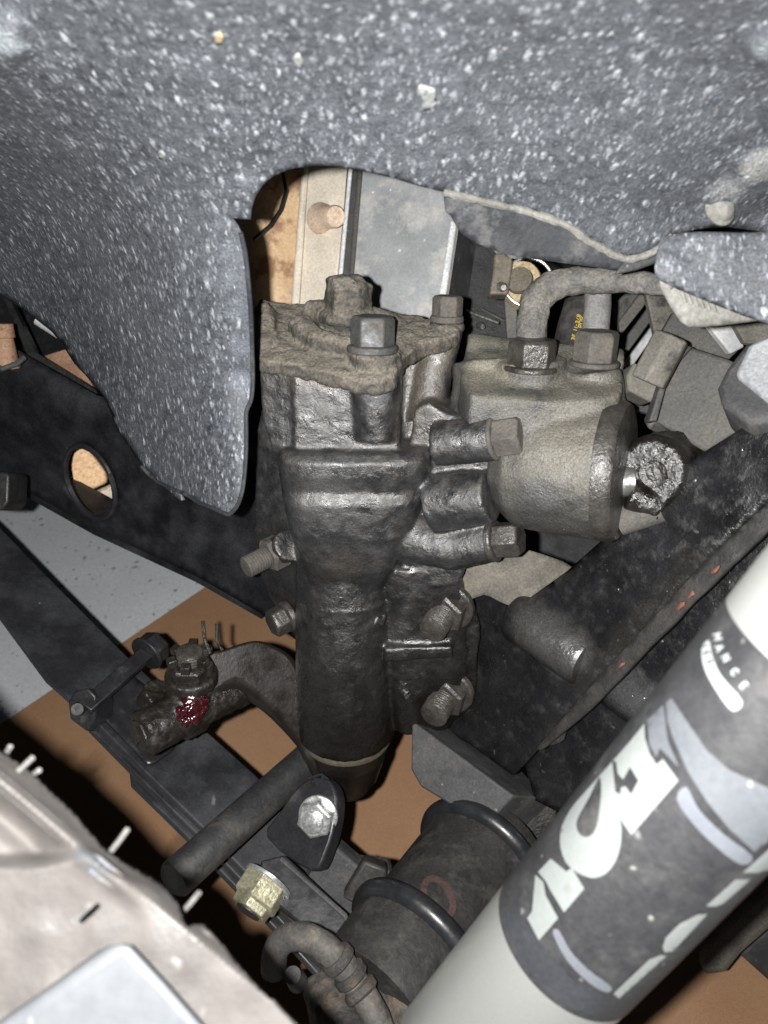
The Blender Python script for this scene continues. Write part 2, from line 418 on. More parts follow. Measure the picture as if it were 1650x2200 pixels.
mat('tyre', (.038, .036, .0355), (.052, .0485, .047), sc=16, rough=.5, rvar=.2, bump=.35, bsc=110, bdist=.002, grain=.12, spec=.5, dust=(.062, .054, .0485), damt=.46, dsc=18, dsoft=.3,
    speck=[(120, .15, .2, (.12, .115, .11), .5, (1, 1, 1))],
    patches=[(P(30 + 46 * k, 1700 + 38 * k, .187) - P(100, 2250, .2), .0045, (.062, .066, .073)) for k in range(5)])  # bluish highlight along the shoulder ridge, painted into the rubber
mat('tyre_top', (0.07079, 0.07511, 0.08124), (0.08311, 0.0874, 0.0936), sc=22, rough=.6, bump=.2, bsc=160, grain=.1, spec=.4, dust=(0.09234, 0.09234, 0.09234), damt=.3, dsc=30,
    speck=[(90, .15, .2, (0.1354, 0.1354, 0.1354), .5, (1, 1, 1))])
mat('tyre_nub', (.08, .078, .075), (.12, .117, .112), sc=60, rough=.7, spec=.35)
mat('concrete', (0.5706, 0.6036, 0.6255), (0.6804, 0.7133, 0.7353), sc=6, rough=.7, bump=.2, bsc=120, grain=.12,
    speck=[(62, .22, .6, (0.093, 0.1023, 0.1116), -.5, (1, 1, 1)), (130, .24, .5, (0.1488, 0.1581, 0.1674), -.4, (1, 1, 1))])
mat('card', (0.3317, 0.1836, 0.09778), (0.3791, 0.2192, 0.1214), sc=9, rough=.85, bump=.08, bsc=500, grain=.18, second=[((0.2838, 0.1591, 0.086), .60, 5), ((0.258, 0.1505, 0.086), .70, 60)])
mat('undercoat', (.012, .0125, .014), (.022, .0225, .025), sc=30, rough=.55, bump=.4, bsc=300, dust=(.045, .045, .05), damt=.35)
mat('rustbrown', (0.24, 0.13, 0.075), (0.36, 0.22, 0.14), sc=50, rough=.75, bump=.4, second=[((0.1, 0.06, 0.05), .58, 60)])
mat('ochre', (0.775, 0.5, 0.275), (0.9, 0.625, 0.3875), sc=28, rough=.75, bump=.3, bsc=200, second=[((0.45, 0.25, 0.125), .62, 80)])
mat('ochre_grey', (0.598, 0.494, 0.377), (0.754, 0.65, 0.52), sc=40, rough=.8, bump=.4, bsc=200, second=[((0.286, 0.208, 0.143), .60, 90)])
mat('wire', (.01, .01, .01), (.016, .016, .016), sc=50, rough=.5)
M_ = MATS

# ------------------------------------------------------------------ floor
mb = MB(); mb.add([(-3, -2, 0), (4, -2, 0), (4, 6, 0), (-3, 6, 0)], [(0, 1, 2, 3)])
fl = mb.build('floor', M_['concrete'], smooth=False); fl['kind'] = 'structure'
def onfloor(x, y, z=0.0):
    r = ray(x, y); return CAMPOS + r * ((z - CAMPOS.z) / r.z)
pc = [onfloor(x, y, .006) for x, y in ((-160, 1667), (700, 1090), (2500, 2100), (2300, 3300), (-400, 2900))]
mb = MB(); mb.prism([Vector((p.x, p.y, .004)) for p in pc], Vector((0, 0, .005)))
tag(mb.build('cardboard_sheet', M_['card'], bevel=.001, smooth=False), 'flat brown cardboard sheet lying on the speckled grey floor', 'cardboard')

# ------------------------------------------------------------------ frame rail (behind the gearbox)
rail_pl = plane3((0, 900, .66), (570, 1200, .585), (1150, 1600, .535))
fr = thing('frame_rail', 'long black frame rail with an oval hole, running behind the gearbox', 'frame rail', P(300, 1150, .62))
hole = [(195 + 46 * math.cos(a) * .9 + 84 * math.sin(a) * .40, 1036 - 46 * math.cos(a) * .40 + 84 * math.sin(a) * .9) for a in [2 * math.pi * i / 36 for i in range(36)]]
out = [(-220, 700), (-60, 690), (60, 765), (210, 850), (420, 905), (640, 1000), (900, 1130), (985, 1185), (1000, 1400), (1100, 1640), (1190, 1745), (1100, 1690), (880, 1558), (560, 1318), (420, 1237), (200, 1135), (0, 1022), (-220, 905)]
def rail_s(x, y):
    d = rail_pl(x, y)
    # the top of the pressing rolls back into its flange
    e = (y - (700 + .60 * x * .9 + 110)) if x < 700 else 999
    if e < 0: d += (-e / 130.0) ** 2 * .03
    return P(x, y, d)
mb = MB(); mb.sheet(out, rail_s, 16, [hole])
w = mb.build('web', M_['rail'], fr, solid=.004)
mb = MB()
ring = [rail_s(*h) for h in hole]
mb.tube([p + D(0, 0, 1) * .001 for p in ring] + [ring[0] + D(0, 0, 1) * .001], .0024, 8, caps=False)
mb.build('hole_lip', M_['blackmetal'], fr)
mb = MB(); mb.plate([(-220, 905), (0, 1022), (200, 1135), (420, 1237), (560, 1318), (562, 1330), (420, 1250), (200, 1148), (0, 1036), (-220, 918)], lambda x, y: rail_pl(x, y) + .002, .05)
mb.build('lower_flange', M_['rail'], fr)
# ochre inner panel seen through the oval hole
hp = thing('inner_liner_board', 'ochre panel with dark stains seen through the oval hole in the frame rail', 'panel', P(200, 1040, .72))
mb = MB(); mb.plate([(110, 920), (165, 935), (224, 1015), (226, 1036), (165, 1064), (110, 1040)], const(.715), .01)
mb.build('upper_panel', M_['ochre'], hp, bevel=.003)
mb = MB(); mb.plate([(150, 1078), (235, 1040), (300, 1030), (300, 1150), (250, 1125), (180, 1098)], const(.735), .01)
mb.build('lower_panel', M_['ochre_grey'], hp, bevel=.003)

# ------------------------------------------------------------------ dark body behind the rail at far left
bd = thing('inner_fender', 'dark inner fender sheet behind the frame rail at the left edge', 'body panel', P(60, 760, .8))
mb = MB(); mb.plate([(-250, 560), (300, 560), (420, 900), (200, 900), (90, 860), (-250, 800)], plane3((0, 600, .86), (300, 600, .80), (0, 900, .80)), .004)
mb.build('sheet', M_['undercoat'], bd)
mb = MB(); mb.tube([P(80, 690, .74), P(125, 718, .735)], rp(9, .74), 10); mb.build('clip', M_['shroud_edge'], bd)
mb = MB(); mb.plate([(8, 640), (60, 765), (210, 848), (206, 838), (75, 756), (20, 640)], const(.70), .01); mb.build('flange_edge', M_['wire'], bd)
mb = MB(); mb.plate([(95, 765), (150, 748), (200, 830)], const(.72), .006); mb.build('gusset', M_['rustbrown'], bd)
mt = thing('rubber_body_mount', 'rusty brown body mount stub at the left edge above the frame rail', 'mount', P(10, 790, .62))
mb = MB(); mb.lathe(P(2, 695, .60), P(12, 790, .61), [(0, rp(24, .6)), (.3, rp(26, .6)), (.32, rp(22, .6)), (.9, rp(28, .6)), (1, rp(30, .6))], 24); mb.build('stub', M_['rustbrown'], mt)
mb = MB(); mb.tube([P(-30, 783, .595), P(5, 792, .59), P(35, 782, .595), P(52, 768, .60)], rp(6, .6), 8); mb.build('base_ring', M_['plate_dark'], mt)
mb = MB(); mb.plate([(-40, 1010), (14, 1014), (20, 1022), (18, 1080), (4, 1098), (-40, 1090)], const(.56), .03)
tag(mb.build('bracket', M_['wire'], bevel=.003), 'small black bracket at the left edge below the frame rail', 'bracket')

# ------------------------------------------------------------------ cream inner panel and grey shroud seen through the liner opening
ip = thing('cream_body_panel', 'rusty cream body panel with a round stud behind the liner opening', 'body panel', P(640, 640, .74))
mb = MB(); mb.sheet(crom([(480, 330), (665, 330), (632, 700), (480, 700)], 1), lambda x, y: P(x, y,   .625 + .010 * math.sin(x * .02)), 12); mb.build('rusty_sheet', M_['cream'], ip, solid=.003)
mb = MB(); mb.plate([(650, 330), (664, 330), (640, 690), (622, 690)], const(.612), .02); mb.build('ridge', M_['tan'], ip, bevel=.002)
mb = MB(); mb.plate([(664, 330), (748, 330), (714, 700), (640, 700)], plane3((664, 330, .615), (748, 330, .60), (640, 700, .615)), .004); mb.build('flange', M_['tan'], ip, bevel=.001)
mb = MB()
a, b = P(690, 470, .608), P(722, 465, .582)
mb.lathe(a, b, [(0, rp(34, .6)), (.12, rp(32, .6)), (.3, rp(23, .6)), (.93, rp(23, .6)), (1, rp(20, .6))], 28); mb.build('stud', M_['tan_bolt'], ip)
sh = thing('grey_shroud', 'dull grey plastic shroud behind the top of the gearbox', 'shroud', P(860, 660, .66))
mb = MB(); mb.plate([(748, 330), (775, 330), (740, 720), (718, 720)], const(.598), .004); mb.build('channel', M_['plate_dark'], sh)
mb = MB(); mb.tube([P(756, 330, .590), P(720, 720, .590)], rp(4, .7), 8); mb.build('bead', M_['shroud_edge'], sh)
mb = MB(); mb.plate([(770, 330), (785, 330), (752, 720), (738, 720)], const(.588), .02); mb.build('step', M_['plate_grey'], sh, bevel=.002)
sf = plane3((780, 400, .585), (1000, 400, .555), (780, 700, .578))
mb = MB(); mb.plate([(783, 330), (1010, 330), (976, 490), (945, 720), (750, 720)], sf, .004); mb.build('face', M_['shroud'], sh)
mb = MB(); mb.plate([(966, 470), (980, 474), (955, 640), (940, 720), (928, 720)], lambda x, y: sf(x, y) - .004, .01); mb.build('bright_edge', M_['shroud_edge'], sh, bevel=.002)
mb = MB(); mb.plate([(978, 470), (1030, 440), (1005, 720), (940, 720)], plane3((978, 470, .562), (1030, 440, .60), (940, 720, .562)), .004); mb.build('return_face', M_['plate_dark'], sh)
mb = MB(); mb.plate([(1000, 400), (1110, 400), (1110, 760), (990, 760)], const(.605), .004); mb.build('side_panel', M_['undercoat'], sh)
mb = MB(); mb.plate([(1000, 640), (1075, 690), (1078, 735), (1000, 735)], const(.60), .004); mb.build('black_recess', M_['wire'], sh)
mb = MB(); mb.tube([P(1000, 667, .585), P(1072, 694, .575)], rp(3, .62), 8); mb.tube([P(1035, 664, .585), P(1085, 690, .575)], rp(2.5, .62), 8); mb.build('rod', M_['steel'], sh)
mb = MB(); mb.lathe(P(1027, 698, .59), P(1037, 702, .58), [(0, rp(5, .6)), (.5, rp(9, .6)), (1, rp(5, .6))], 14); mb.build('rivet', M_['steel'], sh)
mb = MB(); mb.tube([P(608, 372, .60), P(615, 410, .595), P(603, 450, .59), P(580, 485, .585), P(545, 515, .58)], rp(4, .6), 8)  # black tube in place of a thin shadow on the panel
tag(mb.build('shadow_line', M_['wire']), 'thin black tube in place of a shadow curving across the cream panel in the liner opening', 'wire')
mb = MB(); mb.plate([(430, 250), (1900, 250), (1900, 1400), (1250, 1350), (640, 1080), (430, 960)], plane3((430, 300, .92), (1900, 300, .86), (430, 960, .85)), .004)  # dark backing added so the gaps do not show lit floor
tag(mb.build('engine_bay_backing', M_['undercoat']), 'black backing sheet added to keep the engine bay dark behind the gearbox and pipes', 'added backing')

# ------------------------------------------------------------------ steering gearbox
dG = plane3((742, 640, .44), (742, 1690, .565), (1200, 640, .44))
def G(x, y, dd=0.0): return P(x, y, dG(x, y) + dd)
GB0 = G(742, 1690)
UP = (G(742, 640) - G(742, 1690)).normalized()
RT = D(1, 0, 0)
FR = RT.cross(UP).normalized()
if FR.dot(CAMPOS - G(742, 1000)) < 0: FR = -FR
mat('cast', (.0070, .0071, .0078), (.021, .0213, .0230), sc=65, rough=.40, rvar=.22, bump=.55, bsc=600, bdist=.0010, grain=.6, spec=1.0,
    dust=(.066, .060, .052), damt=.43, dsc=90, dsoft=.16, up=1.4, low=(.07, .21, (.0042, .0034, .0029), .20), second=[((.055, .042, .030), .67, 70)],
    patches=[(P(x, y, d) - GB0, r, c) for x, y, d, r, c in ((900, 770, .44, .020, (.062, .053, .042)), (890, 850, .445, .022, (.050, .042, .034)), (940, 750, .44, .016, (.075, .066, .053)), (880, 920, .44, .016, (.035, .029, .023)),
        (690, 800, .42, .012, (.075, .055, .038)), (760, 815, .415, .010, (.07, .055, .04)), (640, 790, .425, .012, (.07, .058, .045)), (690, 1080, .43, .020, (.046, .045, .044)), (740, 975, .42, .014, (.044, .044, .045)), (808, 850, .41, .012, (.075, .075, .078)), (740, 1210, .46, .014, (.030, .027, .022)), (575, 800, .445, .014, (.055, .052, .048)), (590, 880, .45, .016, (.042, .042, .044)), (585, 960, .46, .016, (.05, .044, .037)), (600, 1080, .47, .018, (.035, .031, .026)))])  # spots on the left facet lighten it where the flash hardly reaches
gb = thing('steering_gearbox', 'oily black cast steering gearbox with dirt caked on its top cover', 'steering gearbox', GB0)
def pr(x, y, px): return rp(px, dG(x, y))
mb = MB()
def loft(secs, n=28, sq=3.0):      # rounded-rectangle sections: (cx, cy, dd, half width px, half depth m, tilt)
    vs = []; fs = []
    for cx, cy, dd, hw, hd in secs:
        c = G(cx, cy, dd); w = pr(cx, cy, hw)
        for k in range(n):
            a = 2 * math.pi * k / n
            ca, sa = math.cos(a), math.sin(a)
            vs.append(c + RT * (w * math.copysign(abs(ca) ** (2 / sq), ca)) + FR * (hd * math.copysign(abs(sa) ** (2 / sq), sa)))
    m = len(secs)
    for i in range(m - 1):
        for k in range(n):
            a = i * n + k; b = i * n + (k + 1) % n
            fs.append((a, b, b + n, a + n))
    fs.append(tuple(reversed(range(n)))); fs.append(tuple(range((m - 1) * n, m * n)))
    return vs, fs
# sector shaft barrel
mb.lathe(G(738, 1060), G(744, 1572, .0), [(0, pr(738, 1000, 100)), (.3, pr(740, 1200, 104)), (.5, pr(742, 1300, 107)), (.97, pr(744, 1560, 106)), (1, pr(744, 1560, 101))], 40)
mb.lathe(G(742, 1262), G(742, 1272), [(0, pr(742, 1260, 104)), (.5, pr(742, 1260, 109)), (1, pr(742, 1260, 104))], 40)
# nose that bulges towards the viewer and tapers into the barrel
mb.add(*loft([(748, 1235, .0, 80, .026), (752, 1185, -.005, 100, .031), (757, 1115, -.010, 128, .034), (761, 1045, -.012, 146, .0355), (762, 1018, -.0108, 150, .0342), (763, 988, -.013, 156, .036), (764, 958, -.0135, 158, .0365), (764, 942, -.011, 155, .034)], sq=4))
# upper block below the cover: flat front wall, facet turning back on the left
mb.plate([(626, 775), (862, 775), (858, 965), (632, 965)], plane3((626, 775, .4215), (862, 775, .4185), (632, 965, .4375)), .07)
mb.plate([(552, 755), (632, 765), (640, 1010), (600, 1020), (562, 900)], plane3((552, 755, .4285), (632, 765, .4225), (600, 1020, .4475)), .06)
mb.plate([(566, 900), (640, 940), (672, 1190), (648, 1190), (612, 1060)], plane3((566, 900, .448), (640, 940, .440), (672, 1190, .474)), .05)
# front bolt boss column, back boss column, brown recess between them
mb.tube([G(806, 772, -.034), G(808, 936, -.030)], pr(806, 800, 46), 28)
mb.tube([G(958, 700, .004), G(930, 800, .0), G(912, 905, -.006)], [pr(955, 700, 40), pr(930, 800, 42), pr(905, 900, 44)], 24)
mb.plate([(840, 740), (985, 720), (960, 900), (930, 960), (850, 960)], plane3((840, 740, .445), (985, 720, .452), (850, 960, .458)), .05)
# left mounting flange going back to the rail
mb.plate(crom([(560, 880), (610, 960), (640, 1120), (650, 1330), (628, 1360), (596, 1320), (560, 1240), (545, 1160), (548, 1000)], 2), plane3((560, 880, .49), (640, 1120, .492), (596, 1320, .528)), .03)
mb.tube([G(585, 1192, .012), G(622, 1170, -.006)], [pr(585, 1192, 30), pr(610, 1170, 36)], 16)
# wall on the right from which the bosses stand out
mb.plate(crom([(890, 880), (960, 890), (1050, 915), (1062, 1010), (1056, 1120), (1000, 1200), (985, 1260), (880, 1250), (860, 1180)], 2), plane3((890, 880, .437), (1050, 915, .431), (985, 1260, .473)), .05)
mb.add(*loft([(900, 1190, .0, 84, .026), (908, 1300, .0, 90, .021), (912, 1420, .0, 92, .021), (900, 1540, .004, 70, .018)], sq=3.5))
mb.tube([P(935, 955, .434), P(1066, 940, .420)], rp(49, .425), 28)
mb.tube([P(930, 1082, .452), P(1056, 1066, .434)], [rp(64, .45), rp(58, .43)], 28)
mb.tube([P(965, 1178, .462), P(1066, 1160, .448)], [rp(50, .46), rp(43, .448)], 24)
mb.tube([P(880, 1150, .470), P(975, 1180, .458)], [rp(60, .47), rp(46, .46)], 20)
# web, pocket, rib and lug of the right mounting flange
mb.plate(crom([(840, 1235), (920, 1200), (985, 1225), (1005, 1300), (1032, 1345), (1026, 1420), (1022, 1500), (990, 1542), (930, 1562), (880, 1545), (840, 1490)], 3), lambda x, y: dG(x, y) - .010, .03)
mb.plate([(846, 1222), (872, 1230), (884, 1330), (930, 1388), (846, 1402)], plane3((846, 1222, .478), (872, 1230, .476), (930, 1388, .496)), .03)
mb.tube([G(868, 1234, -.026), G(930, 1250, -.024), G(990, 1282, -.018)], [pr(880, 1240, 9), pr(930, 1260, 10), pr(990, 1290, 8)], 10)
mb.plate([(826, 1394), (972, 1390), (974, 1414), (826, 1424)], lambda x, y: dG(x, y) - .030, .034)
mb.tube([G(862, 1436, -.014), G(874, 1490, -.016), G(885, 1550, -.010)], [pr(860, 1440, 24), pr(874, 1490, 34), pr(885, 1545, 40)], 16)
mb.plate([(820, 1500), (905, 1500), (915, 1552), (870, 1560), (820, 1556)], lambda x, y: dG(x, y) - .014, .03)
mb.tube([G(826, 1318, -.031), G(818, 1345, -.031)], pr(820, 1330, 8), 8)
mb.build('housing', M_['cast'], gb, remesh=.00125, sm=10, disp=.0013, dsc=.006)

# cover caked with dirt
mb = MB()
mb.plate([(555, 768), (640, 782), (700, 796), (762, 812), (806, 818), (850, 806), (866, 770), (905, 738), (985, 716), (990, 694), (900, 676), (800, 660), (700, 645), (620, 652), (556, 640)], plane3((720, 790, .4125), (720, 650, .462), (1000, 790, .4125)), 0, ext=-UP * .009)
mb.tube([G(806, 786, -.034), G(806, 756, -.034)], pr(806, 760, 50), 24)
mb.tube([G(958, 712, .004), G(958, 694, .004)], pr(955, 700, 42), 24)
mb.tube([P(575, 750, .43), P(570, 668, .45)], [rp(26, .43), rp(24, .45)], 14)
mb.tube([P(640, 700, .44), P(690, 735, .425), P(760, 742, .418)], [rp(30, .44), rp(26, .42), rp(16, .42)], 14)
mb.tube([P(660, 670, .452), P(745, 690, .44), P(850, 690, .45)], [rp(24, .45), rp(46, .44), rp(18, .45)], 14)
mb.build('top_cover', M_['castdirt'], gb, remesh=.0013, sm=8, disp=.0036, dsc=.007)
# bolts of the cover
mb = MB(); mb.hexbolt(G(748, 690, -.004), UP, pr(745, 640, 52), .016, pr(745, 640, 60), .006); mb.hexbolt(G(742, 648, -.004), UP, pr(745, 640, 44), .014)
mb.build('adjuster_nut', M_['castdirt'], gb, remesh=.0014, sm=2, disp=.0045, dsc=.007)
mb = MB(); mb.hexbolt(G(800, 752, -.034), UP, pr(800, 730, 45), .0155, pr(800, 740, 51), .003, ref=RT)
mb.build('cover_bolt', M_['bolt_grey'], gb, bevel=.0009)
mb = MB(); mb.hexbolt(G(960, 688, .004), UP, pr(960, 660, 34), .0115, pr(960, 660, 37), .0028, ref=RT)
mb.build('cover_bolt', M_['bolt_dirt'], gb, bevel=.0009)
# side bolts
ax = (P(1066, 940, .418) - P(900, 962, .442)).normalized()
mb = MB(); mb.hexbolt(P(1064, 941, .418), ax, rp(45, .415), .0145, rp(49, .415), .0015); mb.build('side_bolt', M_['bolt_dirt'], gb, bevel=.0009)
mb = MB(); mb.hexbolt(P(1058, 1161, .449), ax, rp(40, .445), .0150, rp(47, .445), .003); mb.build('side_bolt', M_['bolt_oil'], gb, bevel=.0009)
# mounting bolts
dn = D(-.42, -.42, .8)
mb = MB(); mb.hexbolt(G(965, 1300, -.010), dn, pr(960, 1310, 46), .010, pr(960, 1310, 56), .004, pr(940, 1340, 29), .0175); mb.build('mounting_bolt', M_['bolt_oil'], gb, bevel=.0008)
mb = MB(); mb.hexbolt(G(965, 1480, -.008), dn, pr(960, 1490, 46), .010, pr(960, 1490, 56), .004, pr(940, 1510, 29), .0165); mb.build('mounting_bolt', M_['bolt_oil'], gb, bevel=.0008)
mb = MB(); dl = (G(535, 1215, -.010) - G(605, 1180, .008)).normalized()
mb.hexbolt(G(606, 1180, .004), dl, pr(600, 1180, 38), .012, 0, 0, pr(560, 1200, 24), .0175); mb.build('mounting_bolt', M_['bolt_dirt'], gb, bevel=.0008)
mb = MB(); mb.hexbolt(G(622, 1322, .008), D(-.75, -.35, .45), pr(600, 1335, 33), .011, pr(600, 1335, 36), .004); mb.build('mounting_bolt', M_['bolt_oil'], gb, bevel=.0010)
# sector shaft end
mb = MB(); mb.lathe(G(744, 1560), G(746, 1690), [(0, pr(744, 1560, 98)), (.08, pr(744, 1560, 94)), (.1, pr(744, 1570, 88)), (.4, pr(744, 1600, 86)), (.42, pr(744, 1600, 84)), (.80, pr(745, 1640, 66)), (.82, pr(745, 1640, 56)), (1, pr(745, 1680, 46))], 40)
mb.build('sector_shaft', M_['pitman'], gb)
mb = MB(); mb.lathe(G(744, 1564), G(744, 1585), [(0, pr(744, 1570, 96)), (.5, pr(744, 1570, 99)), (1, pr(744, 1570, 94))], 40)
mb.build('dust_seal', M_['brownbracket'], gb)
# valve body
VM = mat('valve', (.022, .022, .0218), (.048, .0475, .046), sc=45, rough=.46, bump=.7, bsc=620, bdist=.0011, grain=.6, spec=.7,
    dust=(.135, .125, .098), damt=.49, dsc=30, dsoft=.16, up=1.15, second=[((.012, .011, .010), .58, 60)],
    patches=[(P(1200, 960, .385) - GB0, .030, (.125, .115, .095)), (P(1240, 910, .395) - GB0, .022, (.105, .096, .080)), (P(1060, 780, .425) - GB0, .018, (.135, .124, .095)), (P(1280, 820, .41) - GB0, .02, (.095, .088, .073)), (P(1150, 1080, .40) - GB0, .016, (.05, .05, .052))])
VA, VB = P(1080, 992, .452), P(1312, 1012, .424)
mb = MB()
vr = rp(150, .42)
mb.lathe(VA, VB, [(0, vr * .7), (.18, vr * .95), (.4, vr), (.97, vr), (1, vr * .97)], 48)
mb.tube([P(1140, 772, .428), P(1140, 900, .44)], [rp(74, .43), rp(80, .43)], 28)
mb.tube([P(1272, 795, .428), P(1276, 900, .435)], [rp(62, .43), rp(72, .43)], 28)
mb.tube([P(1040, 775, .445), P(1050, 930, .45)], [rp(66, .445), rp(84, .445)], 24)
mb.tube([P(1000, 760, .46), P(1330, 800, .45)], [rp(44, .45), rp(50, .45)], 20)
mb.tube([P(985, 840, .456), P(1100, 890, .45)], [rp(56, .45), rp(66, .45)], 20)
mb.plate(crom([(1002, 765), (1018, 738), (1110, 738), (1210, 742), (1318, 778), (1338, 830), (1290, 860), (1010, 850)], 2), plane3((1150, 850, .408), (1150, 735, .45), (1300, 850, .405)), 0, ext=-UP * .02)
mb.build('valve_body', M_['valve'], gb, remesh=.0017, sm=4, disp=.0020, dsc=.010)
va = (VB - VA).normalized()
mb = MB(); mb.lathe(VB - va * .003, VB + va * .008, [(0, vr * 1.02), (.7, vr * 1.02), (.95, vr * .97), (1, vr * .6)], 44); mb.build('end_cap', M_['bolt_oil'], gb, disp=.0016, dsc=.01)
# pipe nuts in the ports
for nm, (x0, y0, d0), hw, hh in (('port_nut', (1140, 792, .421), 52, .0145), ('port_nut', (1276, 782, .428), 48, .0165)):
    mb = MB(); mb.hexbolt(P(x0, y0, d0), UP, rp(hw, d0), hh, rp(hw * 1.12, d0), .002, ref=RT if x0 > 1200 else None)
    mb.build(nm, M_['bolt_dirt'] if x0 > 1200 else M_['bolt_oil'], gb, bevel=.0009)

# ------------------------------------------------------------------ steering joint
sj = thing('steering_joint', 'greasy dark universal joint on the steering shaft beside the gearbox', 'universal joint', P(1400, 1080, .40))
mb = MB()
jc = P(1416, 1010, .428)
mb.lathe(jc + D(-.5, -.1, .7) * -.024, jc + D(-.5, -.1, .7) * .016, [(0, .017), (.2, .021), (.85, .0205), (1, .017)], 28)
mb.tube([P(1452, 960, .436), P(1424, 1050, .424)], [rp(62, .43), rp(58, .42)], 20)
mb.tube([P(1352, 1062, .422), P(1420, 1092, .42)], rp(34, .42), 18)
mb.build('yoke', M_['oilshine'], sj, remesh=.0014, sm=4, disp=.0011, dsc=.006)
mb = MB(); jn = D(-.15, .05, 1)
mb.lathe(P(1404, 1018, .4105), P(1404, 1018, .4105) + jn * .0009, [(0, .0072), (.6, .0072), (1, .0062)], 26); mb.lathe(P(1404, 1018, .4098), P(1404, 1018, .4098) + jn * .0008, [(0, .004), (1, .0035)], 20)
mb.build('bearing_cap', M_['oilshine'], sj)
mb = MB(); mb.lathe(P(1305, 1034, .427), P(1362, 1034, .424), [(0, rp(36, .42)), (1, rp(33, .42))], 24); mb.build('input_shaft', M_['steel'], sj)
mb = MB(); mb.tube([P(1330, 1120, .43), P(1420, 1090, .42)], rp(32, .43), 20); mb.build('collar', M_['plate_grey'], sj)

# ------------------------------------------------------------------ hydraulic pipes and hose
mb = MB()
pp = [P(1140, 800, .423), P(1141, 740, .425), P(1146, 665, .428), P(1160, 635, .427), P(1195, 612, .424), P(1250, 603, .42), P(1330, 603, .412), P(1420, 612, .40), P(1500, 630, .40)]
pp2 = []
for i in range(len(pp) - 1):
    for k in range(5):
        a = pp[max(0, i - 1)]; b = pp[i]; c = pp[i + 1]; d = pp[min(len(pp) - 1, i + 2)]; t = k / 5
        pp2.append(.5 * ((2 * b) + (c - a) * t + (2 * a - 5 * b + 4 * c - d) * t * t + (3 * b - 3 * c + d - a) * t ** 3))
nn = len(pp2)
mb.tube(pp2, [rp(34, .425) if i < nn * .45 else rp(34 - 17 * (i / nn - .45) / .55, .42) for i in range(nn)], 24)
tag(mb.build('hydraulic_pipe', M_['pipe'], sub=1, disp=.0030, dsc=.007), 'thick dirty grey hydraulic pipe elbowing right from the front gearbox port', 'pipe')
sp = thing('return_pipe', 'short grey metal pipe standing upright in the rear gearbox port', 'pipe', P(1276, 750, .435))
mb = MB(); mb.tube([P(1278, 760, .437), P(1280, 700, .440), P(1284, 660, .444), P(1284, 600, .452)], [rp(29, .44)] * 4, 22); mb.build('tube', M_['pipe2'], sp)
ph = thing('printed_hose', 'black rubber hose with yellow print behind the rear gearbox port', 'hose', P(1225, 760, .47))
H0, H1 = P(1212, 790, .475), P(1262, 600, .49)
mb = MB(); mb.tube([H0, P(1232, 700, .482), H1], rp(34, .48), 24); mb.build('hose_wall', M_['rubberhose'], ph)
def hose_s(x, y):
    a = (H1 - H0).normalized(); r = ray(x, y).normalized(); w = CAMPOS - H0
    rr = rp(34, .48) + .0004
    A = r - a * r.dot(a); B = w - a * w.dot(a)
    qa, qb, qc = A.dot(A), 2 * A.dot(B), B.dot(B) - rr * rr
    disc = qb * qb - 4 * qa * qc
    t = (-qb - math.sqrt(max(0, disc))) / (2 * qa)
    return CAMPOS + r * t
def stroke(mb, path, w, surf, step=3):
    pts = [Vector(p) for p in path]
    for i in range(len(pts) - 1):
        a, b = pts[i], pts[i + 1]
        t = (b - a)
        if t.length < 1e-6: continue
        t.normalize(); n = Vector((-t.y, t.x)) * w / 2
        a2 = a - t * w * .35; b2 = b + t * w * .35
        k = max(1, int((b2 - a2).length / step))
        vs = []
        for j in range(k + 1):
            c = a2.lerp(b2, j / k)
            vs += [surf(*(c + n)), surf(*(c - n))]
        mb.add(vs, [(2 * j, 2 * j + 1, 2 * j + 3, 2 * j + 2) for j in range(k)])
GLY = {'A': [[(0, 0), (.35, 1), (.7, 0)], [(.13, .35), (.57, .35)]], 'N': [[(0, 0), (0, 1), (.65, 0), (.65, 1)]], 'M': [[(0, 0), (0, 1), (.4, .35), (.8, 1), (.8, 0)]],
       'C': [[(.65, .85), (.45, 1), (.2, 1), (0, .75), (0, .25), (.2, 0), (.45, 0), (.65, .15)]], 'E': [[(.6, 0), (0, 0), (0, 1), (.6, 1)], [(0, .5), (.5, .5)]],
       'S': [[(.6, .88), (.4, 1), (.15, 1), (0, .78), (.15, .55), (.45, .48), (.6, .25), (.45, 0), (.15, 0), (0, .12)]], 'I': [[(.1, 0), (.1, 1)]], 'R': [[(0, 0), (0, 1), (.45, 1), (.6, .78), (.45, .52), (0, .52)], [(.3, .52), (.62, 0)]],
       'P': [[(0, 0), (0, 1), (.45, 1), (.6, .75), (.45, .48), (0, .48)]], 'O': [[(.15, 0), (0, .25), (0, .75), (.15, 1), (.5, 1), (.65, .75), (.65, .25), (.5, 0), (.15, 0)]],
       '8': [[(.15, .5), (0, .75), (.15, 1), (.5, 1), (.65, .75), (.5, .5), (.15, .5), (0, .25), (.15, 0), (.5, 0), (.65, .25), (.5, .5)]], '3': [[(0, 1), (.4, 1), (.6, .75), (.4, .52), (.15, .5)], [(.4, .52), (.6, .25), (.4, 0), (0, 0)]], '1': [[(.2, 0), (.2, 1)]], '-': [[(0, .45), (.4, .45)]], '/': [[(0, 0), (.5, 1)]], ' ': []}
def text(mb, s, x, y, rdir, udir, h, w, surf, gap=.3):
    r = Vector(rdir).normalized(); u = Vector(udir).normalized(); c = Vector((x, y))
    for ch in s:
        wd = 0.35
        for st in GLY[ch]:
            stroke(mb, [c + r * (p[0] * h) + u * (p[1] * h) for p in st], w, surf)
            wd = max(wd, max(p[0] for p in st))
        c += r * h * (wd + gap)
